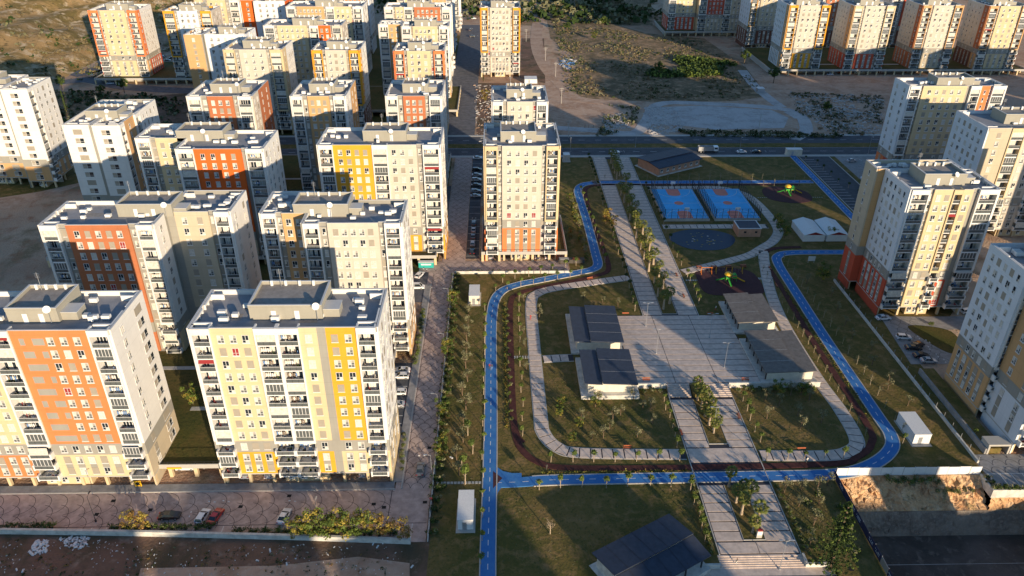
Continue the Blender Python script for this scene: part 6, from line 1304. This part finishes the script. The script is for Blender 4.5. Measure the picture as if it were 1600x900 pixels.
# playgrounds
def poly_rubber(pts): return sheet('rubber_floor', smooth(pts, 4, True), .11, 'rubber', thick=.09)
poly_rubber([(67.5, 226), (76, 226.5), (84.5, 224), (86, 215), (84, 208.6), (76, 208), (67, 209), (65.6, 217)]); poly_rubber([(112.5, 297), (121, 297.5), (128, 292), (127, 283), (119, 280.5), (111, 284), (109.5, 291)])
def playset(x, y, label, s=1.0):
    T = thing('climbing_tower', label, 'playground tower', (x, y, .11)); T.scale = (s, s, s)
    for k, (a, c, h) in enumerate(((0, 0, 3.0), (2.6, .6, 2.6))):
        for (p, q) in ((-.8, -.8), (.8, -.8), (.8, .8), (-.8, .8)): MB().tube((a+p, c+q, 0), (a+p, c+q, h), .08, .08, 'playgreen', 6).build('post', T)
        MB().box(a-.85, a+.85, c-.85, c+.85, 1.3, 1.42, 'playorange').build('platform', T)
        b = MB(); b.box(a-.8, a+.8, c-.86, c-.8, 1.42, 2.1, 'playgreen'); b.box(a+.8, a+.86, c-.8, c+.8, 1.42, 2.0, 'playyellow'); b.build('side_panel', T)
    b = MB(); n = 12; 
    for lv in range(3):
        r0, r1 = (1.5, 1.3, .8)[lv], (1.3, .8, .05)[lv]; z0, z1 = (3.0, 3.5, 3.85)[lv], (3.5, 3.85, 4.0)[lv]; b.tube((0, 0, z0), (0, 0, z1), r0, r1, 'playyellow', n, False)
    b.build('dome_roof', T); b = MB(); b.tube((2.6, .6, 2.6), (2.6, .6, 3.5), 1.1, .05, 'playgreen', 4, False); b.build('roof', T)
    for (d, m) in (((-1, .15), 'playgreen'), ((1, -.35), 'playyellow'), ((.1, -1), 'playgreen')):
        b = MB(); ln = 3.4; o = Vector((0 if d[0] < .5 else 2.6, 0 if d[0] < .5 else .6, 0)); dv = Vector((d[0], d[1], 0)).normalized(); sd = Vector((-dv.y, dv.x, 0))*.35
        for k in range(6):
            p = o+dv*(.85+ln*k/6)+Vector((0, 0, 1.35*(1-k/6)**1.2+.12)); q = o+dv*(.85+ln*(k+1)/6)+Vector((0, 0, 1.35*(1-(k+1)/6)**1.2+.12)); a = len(b.v); i = b.mi(m)
            up = Vector((0, 0, .25)); b.v += [tuple(p-sd+up), tuple(p-sd*.8), tuple(p+sd*.8), tuple(p+sd+up), tuple(q-sd+up), tuple(q-sd*.8), tuple(q+sd*.8), tuple(q+sd+up)]
            for f in ((0, 4, 5, 1), (1, 5, 6, 2), (2, 6, 7, 3)): b.f.append([a+g for g in f]); b.m.append(i)
        b.build('slide', T)
playset(75.2, 217, 'green and yellow climbing tower with slides on the playground beside the grey pavilion', .85); playset(119.5, 291, 'green and yellow climbing tower on the shaded playground east of the courts', .9)
for i, (px, py) in enumerate(((1103, 428), (1126, 427), (1151, 427))):
    x, y = P(px, py); T = thing('swing', '%s swing frame from the left behind the climbing tower' % ORD[i], 'swing', (x, y, .1), 0, 'swings of the playground')
    for s in (-1.7, 1.7):
        for q in (-.7, .7): MB().tube((s, q, 0), (s, 0, 2.3), .06, .06, 'playorange' if i == 0 else 'playyellow', 5).build('leg', T)
    MB().tube((-1.9, 0, 2.3), (1.9, 0, 2.3), .08, .08, 'playorange' if i == 0 else 'wood', 6).build('crossbeam', T)
    for s in (-.8, .8): b = MB(); b.box(s-.25, s+.25, -.1, .1, .5, .55, 'void'); b.box(s-.24, s-.22, -.01, .01, .55, 2.3, 'steel'); b.box(s+.22, s+.24, -.01, .01, .55, 2.3, 'steel'); b.build('swing_seat', T)
for i, (px, py) in enumerate(((1092, 419), (1115, 419), (1138, 418), (1161, 417))):
    x, y = P(px, py); T = thing('picnic_table', '%s covered picnic table from the left behind the swings' % ORD[i], 'picnic table', (x, y, .05), 0, 'picnic tables behind the swings')
    MB().box(-.9, .9, -.4, .4, .7, .76, 'wood').build('table_top', T)
    for s in (-1, 1): MB().box(-.9, .9, s*.75-.15, s*.75+.15, .42, .47, 'wood').build('seat', T); MB().box(s*.7-.05, s*.7+.05, -.8, .8, 0, .7, 'darkmetal').build('leg', T)
ts = MB()
for k in range(9): ts.box(61.8+k*.75, 62.3+k*.75, 217.6, 218.3, .02, .08, 'kerb'); ts.box(85+k*.62-1.5, 85.4+k*.62-1.5, 218.2, 219.4, .02, .08, 'kerb')
for k in range(14): ts.box(-14+k*.78+.3, -13.6+k*.78+.5, 126.2, 126.9, .02, .09, 'kerb')
for k in range(7): ts.box(4.6+k*.75, 5.0+k*.75, 174.3, 175.5, .02, .09, 'kerb')
for k in range(30): ts.box(106+k*.9, 106.5+k*.9, 286.2, 286.5, .02, .09, 'kerb')
tag(ts.build('stepping_stones'), kind='structure')
T = thing('info_stele', 'grey and white information stele with a red top in the lowest planting bed', 'sign', (53.2, 109.9, .2)); MB().box(-.55, .55, -.25, .25, 0, 1.9, 'concrete').build('column', T); MB().box(-.5, .5, -.27, -.25, .8, 1.7, 'line').build('sign_face', T); MB().box(-.5, .5, -.25, .25, 1.9, 2.15, 'redcloth').build('cap', T)
T = thing('white_sign', 'white board sign standing on the shaded lawn left of the tower with the red base', 'sign', (*P(1267, 411), 0)); MB().box(-1.2, 1.2, -.04, .04, .8, 2.6, 'trim').build('sign_board', T)
for s in (-1.0, 1.0): MB().box(s-.05, s+.05, .04, .1, 0, 2.4, 'steel').build('post', T)
T = thing('round_sign', 'small round red sign at the right end of the bottom street', 'sign', (*P(674, 790), 0)); MB().tube((0, 0, 0), (0, 0, 2.4), .04, .04, 'steel', 5).build('post', T); MB().tube((0, -.04, 2.1), (0, 0, 2.1), .35, .35, 'redcloth', 12).build('sign_disc', T)
# ------------------------------------------------------------------ people
def person(x, y, rz, label, top='cloth2', leg='cloth4', z=0, pose='walk', hair='cloth4'):
    me = bpy.data.meshes.new('body')
    st = .16 if pose == 'walk' else .03
    V = [(0, 0, .95), (0, 0, 1.22), (0, 0, 1.45), (0, .01, 1.56), (0, .02, 1.68), (-.1, 0, .9), (-.1, st*.5, .5), (-.1, -st*.6, .08), (-.1, -st*.6+.16, .05), (.1, 0, .9), (.1, st*.9, .5), (.1, st*1.4, .08), (.1, st*1.4+.16, .05), (-.2, 0, 1.42), (-.26, st*.5, 1.15), (-.25, st+.12, .92), (.2, 0, 1.42), (.26, -st*.4, 1.15), (.25, -st*.2+.05, .9)]
    E = [(0, 1), (1, 2), (2, 3), (3, 4), (0, 5), (5, 6), (6, 7), (7, 8), (0, 9), (9, 10), (10, 11), (11, 12), (2, 13), (13, 14), (14, 15), (2, 16), (16, 17), (17, 18)]
    Rd = [.15, .14, .15, .06, .115, .10, .075, .05, .04, .10, .075, .05, .04, .065, .05, .035, .065, .05, .035]
    me.from_pydata(V, E, []); me.update(); o = bpy.data.objects.new('body_src', me); COL.objects.link(o)
    m = o.modifiers.new('s', 'SKIN'); sv = me.skin_vertices[0].data
    for i, r in enumerate(Rd): sv[i].radius = (r, r*(.75 if i in (0, 1, 2) else 1))
    sv[0].use_root = True; o.modifiers.new('d', 'SUBSURF').levels = 1
    dg = bpy.context.evaluated_depsgraph_get(); nm = bpy.data.meshes.new_from_object(o.evaluated_get(dg)); bpy.data.objects.remove(o)
    nm.name = 'body'; nm.materials.clear()
    for k in (top, leg, 'skin', hair): nm.materials.append(MT[k])
    for p in nm.polygons:
        c = p.center; p.material_index = 3 if c.z > 1.70 or (c.z > 1.6 and c.y < -.02) else 2 if c.z > 1.52 or (c.z < 1.0 and abs(c.x) > .2) else 0 if c.z > .93 else 1
        p.use_smooth = True
    T = thing('person', label, 'person', (x, y, z), rz); inst('body', nm, T); return T
person(*P(829, 500), 2.9, 'person in a red jacket walking on the stone walkway at the left', 'cloth1', 'cloth1', .17)
person(*P(765, 577), 3.0, 'person in a dark pink top on the blue path', 'redcloth', 'cloth4', .18)
person(*P(768.6, 578), 3.1, 'person in dark clothes walking close behind the one in pink on the blue path', 'cloth4', 'cloth2', .18)
person(*P(854, 735), .3, 'person in black on the dark running track at the lower left', 'cloth4', 'cloth4', .15)
person(*P(1151, 879), 1.2, 'person in black with light trousers on the lower stairs', 'cloth4', 'cloth3', -.3)
person(*P(1118, 485), 1.0, 'person in a pale top on the lawn below the playground', 'cloth3', 'cloth1', .03)
person(*P(1260, 724), .6, 'person in a pale shirt on the running track right of the promenade', 'cloth3', 'cloth4', .15)
for i, px in enumerate((914, 920, 927)): person(*P(px, 200), 1.5, 'dark dressed person in the group of three on the dirt track, %s' % ('left one', 'middle one', 'right one')[i], 'cloth4', 'cloth4', .1)
person(*P(1088, 603), .4, 'person in brown among the palms at the top of the stairs', 'cloth1', 'cloth4', 1.2)
person(*P(1092, 606), 2.4, 'person in dark red sitting place beside the palms at the top of the stairs', 'redcloth', 'cloth4', 1.2)
print('objects', len(bpy.data.objects), 'tris', sum(len(p.vertices)-2 for m in bpy.data.meshes for p in m.polygons))
